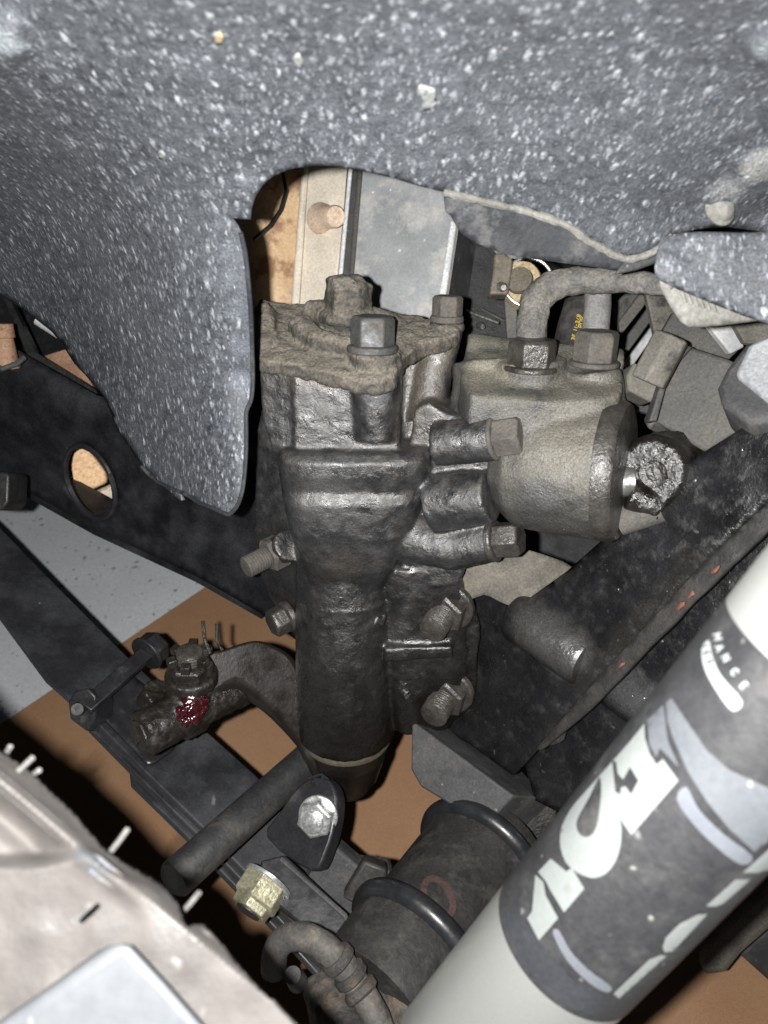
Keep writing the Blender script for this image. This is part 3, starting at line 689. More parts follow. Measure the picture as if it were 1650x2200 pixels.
mb = MB(); text(mb, 'PO8', 1251, 704, (.22, -1), (-1, -.22), 9, 2.2, hose_s); text(mb, '3E 11-3/8', 1234, 730, (.24, -1), (-1, -.24), 6.5, 1.8, hose_s, .5)
mb.build('yellow_print', M_['yellow'], ph, smooth=False)
# clamp and cork-coloured hose end behind the elbow
hc = thing('hose_clamp', 'wire ring clamp with a brown screw block round a tan hose end', 'clamp', P(1120, 640, .47))
mb = MB(); c0 = P(1118, 606, .462); nd = D(-.35, .05, 1)
mb.lathe(c0 - nd * .014, c0 + nd * .002, [(0, rp(46, .46)), (.9, rp(46, .46)), (1, rp(43, .46))], 32); mb.build('hose_end', M_['cork'], hc, disp=.0012, dsc=.005)
mb = MB(); mb.lathe(c0 + nd * .0015, c0 + nd * .0055, [(0, rp(30, .46)), (1, rp(27, .46))], 28); mb.build('inner_pipe', M_['brownbracket'], hc)
c1 = P(1135, 606, .462)
e1 = RT; e2 = nd.cross(RT).normalized()
mb = MB(); mb.tube([c1 + (e1 * math.cos(a) + e2 * math.sin(a)) * rp(53, .46) for a in [2 * math.pi * i / 40 for i in range(41)]], rp(4, .46), 8, caps=False); mb.build('wire_ring', M_['steel'], hc)
mb = MB(); mb.plate([(1062, 545), (1100, 540), (1102, 568), (1092, 632), (1052, 632), (1060, 580)], const(.455), .012); mb.build('screw_block', M_['brownbracket'], hc, bevel=.0012)
mb = MB(); mb.lathe(P(1076, 615, .452), P(1082, 618, .446), [(0, rp(10, .45)), (.6, rp(10, .45)), (1, rp(6, .45))], 14); mb.build('screw', M_['steel'], hc)
mb = MB(); mb.plate([(1084, 640), (1112, 640), (1112, 760), (1092, 760)], const(.475), .006); mb.build('strap', M_['plate_grey'], hc, bevel=.001)
# ------------------------------------------------------------------ diagonal beam with its side plate
bm_pl = plane3((1650, 1000, .375), (1200, 1400, .475), (1100, 1600, .505))
BB = P(1100, 1650, .52)
mat('beam', (.0055, .0055, .0062), (.013, .013, .0148), sc=35, rough=.26, bump=.5, bsc=520, bdist=.0008, spec=.9, dust=(.018, .017, .016), damt=.30, dsc=120, dsoft=.2, grain=.45,
    speck=[(200, .2, .25, (.06, .06, .06), 1, (1, 1, 1))],
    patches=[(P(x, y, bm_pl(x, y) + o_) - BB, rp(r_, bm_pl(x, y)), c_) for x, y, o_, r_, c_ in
             ((1150, 1345, 0, 62, (.05, .049, .047)), (1190, 1372, 0, 66, (.055, .054, .052)), (1235, 1405, 0, 62, (.05, .049, .047)),  # flash highlight across boss and side plate, painted as paler colour
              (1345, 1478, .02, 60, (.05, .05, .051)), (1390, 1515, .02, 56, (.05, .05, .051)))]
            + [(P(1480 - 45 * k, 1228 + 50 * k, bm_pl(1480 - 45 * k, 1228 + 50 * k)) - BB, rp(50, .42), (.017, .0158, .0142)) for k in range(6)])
cb = thing('diagonal_beam', 'rough black steel beam slanting up to the right behind the shock absorber', 'beam', P(1100, 1650, .52))
up_out = [(1800, 770), (1650, 878), (1600, 916), (1509, 973), (1445, 1021), (1323, 1134), (1218, 1227), (1130, 1290), (1000, 1270), (940, 1400), (940, 1560), (1010, 1600), (1100, 1665), (1160, 1602), (1300, 1440), (1521, 1200), (1650, 1080), (1800, 950)]
def beam_s(x, y):
    # distance (px) from the far edge: the face rolls away there
    e = ((x - 1218) * .72 + (y - 1227) * .69)
    d = bm_pl(x, y)
    if x > 1180 and e < 22: d += ((22 - e) / 22) ** 2 * .004
    return P(x, y, d + .0012 * noise.noise(Vector((x * .01, y * .01, 0))))
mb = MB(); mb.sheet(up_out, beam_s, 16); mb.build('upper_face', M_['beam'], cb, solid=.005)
mb = MB(); mb.sheet([(1521, 1200), (1650, 1080), (1800, 950), (1800, 1030), (1660, 1130), (1568, 1216), (1400, 1385), (1264, 1527), (1160, 1612), (1150, 1610), (1300, 1440)],
                    lambda x, y: P(x, y, bm_pl(x, y) - .0015 + .0012 * noise.noise(Vector((x * .02, y * .02, 3)))), 12); mb.build('flange_edge', M_['beam_edge'], cb, solid=.005)
mb = MB()
for cx, cy, s_ in ((1462, 1302, 15), (1485, 1277, 11), (1535, 1225, 12), (1335, 1428, 9)):
    pl = []
    for k in range(11):
        a = 2 * math.pi * k / 11; q = s_ * random.uniform(.5, 1.1)
        u_, v_ = q * math.cos(a) * 1.25, q * math.sin(a) * .5
        pl.append((cx + u_ * .72 - v_ * .69, cy - u_ * .69 - v_ * .72))
    mb.sheet(pl, lambda x, y: P(x, y, bm_pl(x, y) - .0034 + .0012 * noise.noise(Vector((x * .02, y * .02, 3)))), 8)
mb.build('primer_chips', M_['primer'], cb, solid=.0012)
sd = lambda x, y: bm_pl(x, y) + .020
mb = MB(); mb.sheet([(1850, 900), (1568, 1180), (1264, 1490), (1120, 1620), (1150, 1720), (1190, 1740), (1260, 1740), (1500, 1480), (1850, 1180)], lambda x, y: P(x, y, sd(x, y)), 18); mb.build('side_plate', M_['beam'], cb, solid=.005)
def boss(p0, p1, px, off):
    m_ = MB(); d0, d1 = bm_pl(*p0) + off, bm_pl(*p1) + off; r_ = rp(px, d0)
    a_, b_ = P(p0[0], p0[1], d0 + r_ * .62), P(p1[0], p1[1], d1 + r_ * .62)
    m_.lathe(a_, b_, [(0, r_ * .55), (.02, r_ * .96), (.05, r_), (.95, r_), (1, r_ * .9)], 36)
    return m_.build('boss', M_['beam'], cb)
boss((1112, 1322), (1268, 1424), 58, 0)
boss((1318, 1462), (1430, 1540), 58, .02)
mb = MB(); mb.sheet(crom([(990, 1192), (1060, 1168), (1130, 1180), (1232, 1220), (1180, 1262), (1120, 1302), (1075, 1292), (1040, 1278), (985, 1290)], 3), lambda x, y: P(x, y, .500 + .003 * noise.noise(Vector((x * .02, y * .02, 1)))), 12)
tag(mb.build('mud_caked_plate', M_['fawn'], solid=.006), 'pale mud-caked plate just right of the gearbox flange, above the beam', 'plate')

# stop bracket
sb = thing('stop_bracket', 'grey box-shaped stop bracket hanging below the frame rail', 'bracket', P(1000, 1760, .51))
f4 = [(884, 1548), (1104, 1710), (1042, 1775), (903, 1690), (882, 1653)]
mb = MB(); mb.prism([P(x, y, plane3((884, 1548, .52), (1104, 1710, .485), (903, 1690, .51))(x, y)) for x, y in f4], P(1200, 1718, .535) - P(1104, 1710, .485)); mb.build('box', M_['plate_dark'], sb, bevel=.0014)
mb = MB(); mb.plate([(1060, 1760), (1200, 1720), (1180, 1900), (1090, 1900)], const(.53), .02); mb.build('web', M_['rail_rough'], sb, bevel=.002)

# ------------------------------------------------------------------ leaf spring
lf_pl = plane3((0, 1132, .70), (716, 1822, .560), (199, 1545, .578))
ls = thing('leaf_spring', 'black leaf spring pack with a bolted clip, crossing the lower left', 'leaf spring', P(400, 1700, .58))
nw = lambda o: [(117 - 400 + o, 855 + o * .9), (117 + o * 0, 1255), (273, 1409), (447, 1573), (547, 1662), (716, 1822), (860, 1960), (900, 2010)]
topE = [(-260, 900), (-120, 1020), (0, 1132), (117, 1252), (273, 1409), (447, 1573), (547, 1662), (716, 1822), (900, 2000)]
botE = [(760, 2120), (641, 1992), (522, 1868), (437, 1779), (298, 1645), (199, 1545), (149, 1500), (99, 1456), (0, 1322), (-120, 1190), (-260, 1060)]
lsn = (P(0, 1200, lf_pl(0, 1200)) - P(716, 1822, lf_pl(716, 1822))).cross(P(200, 1548, lf_pl(200, 1548)) - P(716, 1822, lf_pl(716, 1822))).normalized()
if lsn.dot(ray(400, 1600)) < 0: lsn = -lsn
mb = MB(); mb.prism([P(x, y, lf_pl(x, y)) for x, y in topE + botE], lsn * .0065); mb.build('main_leaf', M_['leaf'], ls, bevel=.0012)
for i in (1, 2):
    st = 3 + 0 * i
    pts = [P(x - 4 * i, y + 5 * i, lf_pl(x, y)) + lsn * .0078 * i for x, y in topE[st + (i - 1):] + botE[:6 - (i - 1)]]
    mb = MB(); mb.prism(pts, lsn * .0065); mb.build('under_leaf', M_['leaf'], ls, bevel=.0012)
mb = MB(); mb.sheet(crom([(203, 1508), (262, 1450), (300, 1462), (400, 1560), (330, 1640), (290, 1612)], 3), lambda x, y: P(x, y, lf_pl(x, y) - .0022), 12); mb.build('leaf_tip', M_['blackmetal'], ls, solid=.0018)
# clip
c0, c1 = P(182, 1522, .562), P(322, 1398, .612)
mb = MB(); cd = (c1 - c0).normalized(); cn = (-lsn - cd * (-lsn).dot(cd)).normalized(); mb.box((c0 + c1) / 2, cd * (c1 - c0).length / 2, cd.cross(cn) * rp(17, .6), cn * rp(9, .6)); mb.build('clip_bar', M_['blackmetal'], ls, bevel=.001)
mb = MB(); mb.hexbolt(c1 - (c1 - c0).normalized() * .004, c1 - c0, rp(36, .61), .012, rp(40, .61), .003); mb.build('clip_bolt', M_['blackmetal'], ls, bevel=.0008)
mb = MB(); mb.prism([P(x, y, .565) for x, y in ((146, 1508), (160, 1484), (188, 1478), (206, 1496), (204, 1545), (186, 1572), (150, 1545))], D(.3, -.3, -1) * .022); mb.build('clip_ear', M_['blackmetal'], ls, bevel=.0012)
mb = MB(); mb.lathe(P(170, 1522, .566), P(166, 1524, .558), [(0, rp(15, .6)), (1, rp(12, .6))], 16); mb.build('clip_rivet', M_['wire'], ls)

# ------------------------------------------------------------------ pitman arm and drag link
pa = thing('pitman_arm', 'dark brown pitman arm reaching left from the bottom of the gearbox', 'pitman arm', P(600, 1600, .54))
pm = plane3((430, 1430, .508), (590, 1400, .528), (690, 1620, .535))
po = crom([(405, 1410), (440, 1396), (484, 1387), (523, 1374), (556, 1370), (596, 1383), (632, 1409), (660, 1470), (700, 1560), (720, 1640), (680, 1660), (655, 1627), (630, 1580), (575, 1520), (535, 1488), (505, 1468), (470, 1490), (430, 1492), (402, 1460)], 3)
mb = MB(); mb.prism([P(x, y, pm(x, y)) for x, y in po], D(.05, -.75, -.65) * .017); mb.build('arm', M_['pitman'], pa, bevel=.0045, seg=3)
dk = thing('drag_link', 'greasy drag link end with a castle nut and a blob of red grease', 'drag link', P(400, 1580, .53))
mb = MB()
mb.lathe(P(300, 1580, .488), P(545, 1455, .545), [(0, rp(46, .49)), (.03, rp(52, .49)), (.34, rp(51, .49)), (.37, rp(46, .5)), (1, rp(46, .55))], 28)
mb.tube([P(410, 1470, .507), P(400, 1545, .53)], [rp(48, .51), rp(54, .52)], 24)
mb.tube([P(350, 1488, .52), P(330, 1520, .525)], rp(42, .52), 20)
mb.build('housing', M_['greasy'], dk, remesh=.0016, sm=3, disp=.003, dsc=.007)
mb = MB(); ed = (P(300, 1580, .488) - P(545, 1455, .55)).normalized(); e0 = P(300, 1580, .488)
mb.lathe(e0 - ed * .002, e0 + ed * .0012, [(0, rp(38, .5)), (1, rp(34, .5))], 24)
q = D(.5, .86, .2); q = (q - ed * q.dot(ed)).normalized()
mb.box(e0 + ed * .0016, q * .008, ed.cross(q) * .0015, ed * .0012); mb.build('end_plug', M_['greasy'], dk)
nu = (P(404, 1385, .488) - P(412, 1475, .507)).normalized()
n0 = P(412, 1462, .504)
mb = MB(); mb.lathe(n0, n0 + nu * .008, [(0, rp(56, .5)), (.8, rp(56, .5)), (1, rp(50, .5))], 28); mb.hexbolt(n0 + nu * .006, nu, rp(50, .5), .012)
for k in range(6):
    a = 2 * math.pi * (k + .5) / 6
    u1 = RT; u2 = nu.cross(RT).normalized()
    mb.box(n0 + nu * .021 + (u1 * math.cos(a) + u2 * math.sin(a)) * rp(38, .5), (u1 * math.cos(a) + u2 * math.sin(a)) * .003, (u2 * math.cos(a) - u1 * math.sin(a)) * .003, nu * .003)
CN = mb.build('castle_nut', M_['greasy'], dk, bevel=.0008, disp=.0012, dsc=.005)
mb = MB(); mb.threads(n0 + nu * .017, nu, rp(28, .5), .009); mb.build('ball_stud', M_['bolt_oil'], dk)
mb = MB(); mb.tube([P(452, 1404, .49), P(440, 1375, .492), P(436, 1334, .495)], rp(4, .5), 8); mb.tube([P(478, 1398, .50), P(466, 1378, .502), P(466, 1340, .505)], rp(4, .5), 8); mb.build('cotter_pin', M_['greasy'], CN)
rnd = random.Random(5)
mb = MB()
for i in range(70):
    q, an = math.sqrt(rnd.random()), rnd.uniform(0, 6.283)
    x = 412 + 30 * q * math.cos(an); y = 1524 + 34 * q * math.sin(an) - (x - 410) * .35
    c = P(x, y, .4870 + .00012 * (x - 400) + .0035 * q * q); r = rp(rnd.uniform(5, 9), .49)
    mb.lathe(c + D(0, 0, -1) * r * 2.2, c + D(0, 0, 1) * r * .8, [(0, r * .1), (.15, r * .72), (.35, r * .95), (.5, r), (.65, r * .95), (.85, r * .72), (.95, r * .43), (1, r * .1)], 12)
mb.build('red_grease', M_['redgrease'], dk, remesh=.0007, sm=2, disp=.0016, dsc=.003)

# ------------------------------------------------------------------ black tube and spring bracket with zinc nuts
tr = thing('black_tube', 'plain black steel tube lying across the leaf spring below the gearbox', 'tube', P(520, 1780, .48))
mb = MB(); t0, t1 = P(372, 1892, .455), P(760, 1545, .615)
mb.lathe(t0, t1, [(0, rp(38, .455)), (.01, rp(43, .455)), (1, rp(47, .455))], 32); mb.build('shaft', M_['tubeblack'], tr)
br = thing('spring_bracket', 'black bracket tab and strap with one bright zinc nut and one yellowish nut', 'bracket', P(650, 1880, .5))
mb = MB(); mb.plate(crom([(572, 1800), (600, 1745), (640, 1690), (672, 1670), (706, 1678), (722, 1712), (718, 1770), (700, 1830), (668, 1872)], 3), plane3((580, 1800, .505), (700, 1690, .50), (660, 1860, .485)), .012); mb.build('tab', M_['blackmetal'], br, bevel=.0015)
mb = MB()
for k in range(5): mb.tube([P(662 + 7 * k, 1672 + 8 * k, .505), P(690 + 6 * k, 1664 + 8 * k, .51), P(722 + 2 * k, 1690 + 8 * k, .51)], rp(4, .5), 8)
mb.build('boot_ribs', M_['rubber'], br)
mb = MB(); mb.hexbolt(P(684, 1752, .492), D(-.22, .02, 1), rp(40, .49), .0085, rp(44, .49), .0016, rp(24, .48), .0045); mb.build('zinc_nut', M_['zinc'], br, bevel=.0008)
mb = MB(); mb.plate([(560, 1848), (612, 1836), (745, 1962), (762, 2010), (838, 2062), (800, 2110), (690, 2020), (560, 1915)], plane3((580, 1850, .485), (745, 1962, .465), (700, 2020, .455)), .010); mb.build('strap', M_['blackmetal'], br, bevel=.0012)
mb = MB(); mb.tube([P(604, 1846, .482), P(742, 1968, .462), P(752, 2010, .457), P(800, 2062, .448)], rp(6, .47), 8); mb.build('strap_edge', M_['plate_dark'], br)
dn2 = D(-.50, -.62, .62)
mb = MB(); mb.lathe(P(577, 1890, .474), P(577, 1890, .474) + dn2 * .0025, [(0, rp(57, .47)), (.8, rp(57, .47)), (1, rp(54, .47))], 30); mb.build('washer', M_['zinc'], br)
mb = MB(); b0 = P(577, 1890, .474) + dn2 * .002
mb.lathe(b0, b0 + dn2 * .019, [(0, rp(54, .47)), (.62, rp(54, .47)), (.70, rp(50, .47)), (.72, rp(46, .47)), (1, rp(43, .47))], 6); LN = mb.build('lock_nut', M_['zinc_yellow'], br, bevel=.0012)
mb = MB(); mb.lathe(b0 + dn2 * .0185, b0 + dn2 * .0198, [(0, rp(30, .46)), (1, rp(29, .46))], 24); mb.build('nut_bore', M_['wire'], LN)
mb = MB(); mb.plate([(650, 1900), (712, 1812), (770, 1862), (840, 1872), (850, 1920), (770, 1985)], const(.51), .02); mb.build('spring_seat', M_['plate_dark'], br, bevel=.002)
mb = MB(); mb.plate([(735, 1930), (782, 1850), (832, 1868), (830, 1900), (780, 1955)], const(.497), .012); mb.build('wedge', M_['rubberdust'], br, bevel=.002)

# ------------------------------------------------------------------ axle end with rubber rings, brake hose
ax_ = thing('axle_end', 'dusty black axle end with two thick rubber rings left of the shock absorber', 'axle', P(900, 2150, .45))
A0, A1 = P(1062, 1812, .52), P(800, 2160, .425)
aL = (A1 - A0).length; aa = (A1 - A0).normalized()
def hubfrac(x, y, d): return (P(x, y, d) - A0).dot(aa) / aL
hr = rp(146, .47)
mb = MB(); mb.lathe(A0, A1, [(0, hr * .9), (.12, hr * 1.02), (.2, hr * .97), (.62, hr * .93), (.66, hr * .98), (.78, hr * .98), (1, hr * .93)], 56); mb.build('barrel', M_['rubberdust'], ax_, disp=.0015, dsc=.02)
def ring(at, rr, tr_):
    c = A0.lerp(A1, at)
    u1 = (RT - aa * RT.dot(aa)).normalized(); u2 = aa.cross(u1)
    m_ = MB(); m_.tube([c + (u1 * math.cos(a) + u2 * math.sin(a)) * rr for a in [2 * math.pi * i / 64 for i in range(65)]], tr_, 14, caps=False); return m_
ring(.13, hr * 1.0, .0060).build('rubber_ring', M_['rubber'], ax_, disp=.0006, dsc=.012)
ring(.69, hr * .985, .0062).build('rubber_ring', M_['rubber'], ax_, disp=.0006, dsc=.012)
def hub_s(x, y, rr=hr * .95 + .0012):
    r = ray(x, y).normalized(); w_ = CAMPOS - A0
    A = r - aa * r.dot(aa); B = w_ - aa * w_.dot(aa)
    qa, qb, qc = A.dot(A), 2 * A.dot(B), B.dot(B) - rr * rr
    return CAMPOS + r * ((-qb - math.sqrt(max(0, qb * qb - 4 * qa * qc))) / (2 * qa))
mb = MB(); pth = [(942 + 30 * math.cos(a) + 8 * math.sin(a), 1928 + 40 * math.sin(a) + 6 * math.cos(a)) for a in [2 * math.pi * i / 22 for i in range(23)]]
M_['mark'] = mat('mark', (.032, .017, .015), (.055, .028, .024), sc=120, rough=.7, bump=.4)
stroke(mb, pth, 14, hub_s); mb.build('red_paint_ring', M_['mark'], ax_)
kn = thing('steering_knuckle', 'dirt-crusted steering knuckle casting at the bottom of the picture', 'knuckle', P(840, 2230, .4))
mb = MB()
mb.tube([P(770, 2020, .455), P(850, 2100, .43), P(940, 2260, .40)], [rp(40, .45), rp(62, .43), rp(90, .41)], 20)
mb.tube([P(830, 2050, .44), P(800, 2110, .425), P(820, 2260, .40)], [rp(22, .44), rp(36, .42), rp(60, .4)], 18)
mb.tube([P(690, 2110, .43), P(730, 2200, .41), P(780, 2290, .39)], [rp(46, .43), rp(60, .41), rp(70, .4)], 20)
mb.box(P(815, 2065, .428), D(.7, -.7, 0) * .010, D(.7, .7, 0) * .006, D(0, 0, 1) * .008)
mb.build('casting', M_['knuckle'], kn, remesh=.0016, sm=3, disp=.0045, dsc=.010)
mb = MB(); mb.lathe(P(640, 2110, .42), P(628, 2095, .41), [(0, rp(22, .42)), (1, rp(18, .42))], 16); mb.build('bleed_screw', M_['plate_dark'], kn)
bh = thing('brake_hose', 'grey rubber brake hose arching up beside the tyre', 'hose', P(780, 2180, .4))
hp_ = [P(588, 2085, .42), P(592, 2045, .415), P(612, 2018, .41), P(650, 2012, .405), P(690, 2028, .40), P(725, 2060, .40), P(760, 2105, .40), P(800, 2170, .395), P(840, 2260, .39)]
hh = []
for i in range(len(hp_) - 1):
    for k in range(5):
        a = hp_[max(0, i - 1)]; b = hp_[i]; c = hp_[i + 1]; d = hp_[min(len(hp_) - 1, i + 2)]; t = k / 5
        hh.append(.5 * ((2 * b) + (c - a) * t + (2 * a - 5 * b + 4 * c - d) * t * t + (3 * b - 3 * c + d - a) * t ** 3))
mb = MB(); mb.tube(hh, rp(29, .405), 20); mb.build('rubber', M_['hose'], bh, disp=.001, dsc=.008)
for i in (24, 28, 31):
    mb = MB(); t_ = (hh[i + 1] - hh[i]).normalized(); mb.lathe(hh[i], hh[i] + t_ * .006, [(0, rp(33, .4)), (.2, rp(38, .4)), (.8, rp(38, .4)), (1, rp(33, .4))], 20); mb.build('crimp', M_['knuckle'], bh, disp=.001, dsc=.006)

# ------------------------------------------------------------------ lower right
rb = thing('rear_arm', 'dusty grey arm with a slotted end behind the shock absorber', 'arm', P(1560, 2080, .62))
mb = MB(); mb.plate([(1502, 2037), (1660, 1895), (1760, 1830), (1760, 1930), (1655, 1995), (1590, 2052), (1560, 2090), (1515, 2098), (1501, 2075)], plane3((1502, 2037, .62), (1760, 1830, .58), (1560, 2090, .61)), .02); mb.build('bar', M_['fawn'], rb, bevel=.004)
mb = MB(); mb.plate([(1590, 2052), (1655, 1990), (1800, 1900), (1800, 2160), (1655, 2110)], const(.66), .02); mb.build('gusset', M_['plate_dark'], rb, bevel=.003)

# ------------------------------------------------------------------ upper right clutter
cl = thing('clip_block', 'grey plastic block with a squared nut beside the rear gearbox port', 'bracket', P(1450, 900, .44))
mb = MB(); mb.plate([(1480, 744), (1563, 771), (1620, 800), (1660, 860), (1609, 909), (1512, 970), (1445, 928), (1407, 905), (1393, 924), (1380, 902), (1400, 858), (1468, 747)], plane3((1480, 744, .425), (1609, 909, .40), (1393, 924, .435)), .03); mb.build('block', M_['plate_grey'], cl, bevel=.002)
mb = MB(); mb.plate([(1347, 807), (1362, 778), (1395, 790), (1442, 822), (1428, 842), (1400, 864), (1350, 838)], const(.426), .02); mb.build('ear', M_['plate_fawn'], cl, bevel=.0015)
na = (P(1446, 722, .418) - P(1396, 815, .418)).normalized()
mb = MB(); mb.lathe(P(1392, 822, .415), P(1444, 722, .408), [(0, rp(42, .41)), (.96, rp(42, .41)), (1, rp(39, .41))], 6, ref=D(-.45, -.2, .8)); mb.build('nut', M_['plate_fawn'], cl, bevel=.0012)
mb = MB(); mb.plate([(1412, 905), (1440, 800), (1490, 745), (1480, 742), (1430, 795), (1395, 905)], const(.418), .01); mb.build('rib', M_['plate_dark'], cl, bevel=.001)
pk = thing('side_pad', 'smooth pale grey pad on a dark block at the right edge', 'pad', P(1650, 880, .36))
mb = MB(); mb.plate([(1578, 802), (1608, 738), (1655, 716), (1800, 760), (1800, 950), (1660, 868)], plane3((1578, 802, .365), (1655, 716, .365), (1800, 950, .33)), .006); mb.build('pad', M_['pad'], pk, bevel=.0025)
mb = MB(); mb.plate([(1540, 830), (1560, 790), (1605, 732), (1660, 730), (1800, 800), (1800, 960), (1650, 905), (1612, 912), (1550, 872)], plane3((1540, 830, .385), (1605, 732, .385), (1800, 960, .345)), .03); mb.build('block', M_['plate_dark'], pk, bevel=.003)
gp_ = thing('grille_slats', 'stack of grey slats and plates behind the torn liner flap at right', 'slats', P(1400, 720, .55))
for poly, d_, m_ in (([(1326, 695), (1382, 622), (1352, 622), (1322, 650)], .57, 'plate_grey'), ([(1332, 722), (1398, 640), (1385, 618), (1330, 690)], .55, 'plate_fawn'), ([(1345, 762), (1412, 672), (1400, 650), (1338, 735)], .55, 'plate_grey'),
                     ([(1350, 800), (1420, 700), (1408, 690), (1345, 775)], .545, 'shroud'), ([(1385, 618), (1450, 640), (1452, 680), (1418, 722), (1408, 722)], .50, 'plate_fawn'),
                     ([(1418, 722), (1448, 668), (1500, 700), (1610, 730), (1564, 775), (1470, 742)], .47, 'plate_grey'), ([(1515, 690), (1580, 690), (1600, 745), (1570, 760)], .462, 'shroud'), ([(1575, 690), (1800, 680), (1800, 780), (1600, 735)], .45, 'plate_fawn'),
                     ([(1352, 862), (1395, 862), (1398, 890), (1360, 880)], .50, 'plate_dark')):
    mb = MB(); mb.plate(poly, const(d_), .006); mb.build('slat', M_[m_], gp_, bevel=.001)

# ------------------------------------------------------------------ shock absorber
sa = (CW3 @ Vector((.408, .811, .42))).normalized()
sc0 = P(1310, 1915, .247)
SR = .0262
S0, S1 = sc0 - sa * .118, sc0 + sa * .16
sk = thing('shock_absorber', 'silver shock absorber with a dark printed label at the lower right', 'shock absorber', S0)
mb = MB(); mb.lathe(S0, S1, [(0, SR * .7), (.015, SR * .93), (.04, SR), (1, SR)], 96); mb.build('body', M_['silver'], sk, ang=60)
def shock_s(off):
    def f(x, y):
        r = ray(x, y).normalized(); w_ = CAMPOS - S0; rr = SR + off
        A = r - sa * r.dot(sa); B = w_ - sa * w_.dot(sa)
        qa, qb, qc = A.dot(A), 2 * A.dot(B), B.dot(B) - rr * rr
        dd = qb * qb - 4 * qa * qc
        return CAMPOS + r * ((-qb - math.sqrt(max(0, dd))) / (2 * qa))
    return f
def sfrac(x, y): return (shock_s(0)(x, y) - S0).dot(sa) / (S1 - S0).length
def z8(*p): return [(800 + x / 1.941, 1200 + y / 1.941) for x, y in p]
def z7(*p): return [(1250 + x / 4.125, 1250 + y / 4.125) for x, y in p]
su1 = (RT - sa * RT.dot(sa)).normalized(); su2 = sa.cross(su1)
def band(f0, f1, off, m, name, a0=0, a1=2 * math.pi):
    n = 96; mb = MB(); vs = []
    L_ = S1 - S0
    for f in (f0, f1):
        for k in range(n + 1):
            a = a0 + (a1 - a0) * k / n
            vs.append(S0 + L_ * f + (su1 * math.cos(a) + su2 * math.sin(a)) * (SR + off))
    mb.add(vs, [(k, k + 1, k + n + 2, k + n + 1) for k in range(n)])
    return mb.build(name, M_[m], sk)
# the label's printed rings follow the circumference, measured at points along the front of the tube
fa = sfrac(*z8((690, 1790))[0]); fb = sfrac(*z8((1562, 325))[0])
LB = band(fa, fb, .00025, 'label_dark', 'label')
g0 = sfrac(*z8((1430, 800))[0]); g1 = sfrac(*z8((1560, 680))[0])
def poly(name, m, pts, off=.0005, step=10):
    mb = MB(); mb.sheet(pts, shock_s(off), step); return mb.build(name, M_[m], LB)
def z9(*p): return [(860 + x / 2.0886, 1203 + y / 2.0886) for x, y in p]
poly('navy_band', 'label_navy', z9((470, 1560), (560, 1625), (625, 1712), (690, 1800), (790, 1900), (930, 1965), (880, 2045), (760, 2010), (640, 1920), (545, 1800), (485, 1680)), .0004)
poly('grey_band', 'label_mid', z9((1108, 720), (1180, 650), (1190, 720), (1200, 810), (1250, 930), (1165, 845), (1148, 885), (1118, 830)))
poly('grey_band', 'label_mid', z9((1192, 640), (1216, 618), (1290, 730), (1380, 860), (1480, 945), (1680, 1035), (1680, 1240), (1590, 1310), (1480, 1210), (1380, 1090), (1290, 950), (1225, 800), (1200, 730)))
poly('grey_bar', 'label_stripe', crom(z9((1240, 1070), (1285, 1018), (1340, 1120), (1450, 1230), (1580, 1330), (1530, 1368), (1420, 1290), (1310, 1180)), 3))
poly('grey_bar', 'label_stripe', crom(z9((685, 1675), (712, 1662), (760, 1750), (840, 1835), (945, 1915), (925, 1940), (850, 1900), (750, 1800)), 3))
poly('emblem', 'label_pale', z9((1095, 735), (1098, 800), (1120, 870), (1150, 918), (1178, 893), (1248, 990), (1037, 1235), (985, 1160), (992, 1200), (992, 1245), (987, 1285), (977, 1325), (963, 1358), (943, 1387), (922, 1408), (898, 1421), (875, 1427), (850, 1426), (820, 1416), (792, 1402), (765, 1382), (743, 1358), (729, 1328), (720, 1295), (716, 1262), (718, 1230), (725, 1195), (740, 1162), (762, 1122), (790, 1085), (900, 962), (960, 895), (1030, 815), (1062, 775)), .0006, 8)
poly('emblem_counter', 'label_dark', crom(z9((893, 975), (850, 1060), (800, 1150), (790, 1195), (805, 1230), (835, 1243), (865, 1225), (885, 1170), (900, 1050)), 4), .0010, 8)
poly('emblem_counter', 'label_dark', z9((950, 900), (968, 905), (975, 960), (1000, 985), (1030, 930), (1068, 990), (1035, 1050), (1010, 1015), (990, 1020), (985, 1050), (965, 1040)), .0010, 8)
poly('emblem', 'label_pale', z9((618, 1400), (675, 1340), (745, 1398), (770, 1382), (825, 1475), (735, 1582), (672, 1480), (655, 1445)), .0006, 8)
poly('emblem', 'label_pale', z9((606, 1412), (642, 1446), (652, 1505), (708, 1607), (622, 1707), (570, 1608), (592, 1575)), .0006, 8)
poly('side_mark', 'label_pale', z8((1545, 1310), (1690, 1180), (1690, 1290), (1610, 1310)), .0006, 6)
poly('side_mark', 'label_pale', [(1517, 1947), (1580, 1890), (1612, 1890), (1555, 1940), (1540, 1947)], .0006, 6)
poly('side_mark', 'label_pale', [(1424, 2036), (1430, 2015), (1460, 1985), (1500, 1965), (1520, 1964), (1445, 2044), (1428, 2046)], .0006, 6)
poly('side_mark', 'label_pale', [(1318, 2135), (1395, 2062), (1420, 2052), (1432, 2054), (1330, 2145)], .0006, 6)
poly('white_stripe', 'label_white', crom(z9((1352, 400), (1385, 360), (1400, 430), (1440, 520), (1535, 635), (1490, 678), (1420, 590), (1365, 490)), 3), .0006, 6)
mb = MB(); s6 = shock_s(.0008)
rd, ud = (.45, .86), (.86, -.5)
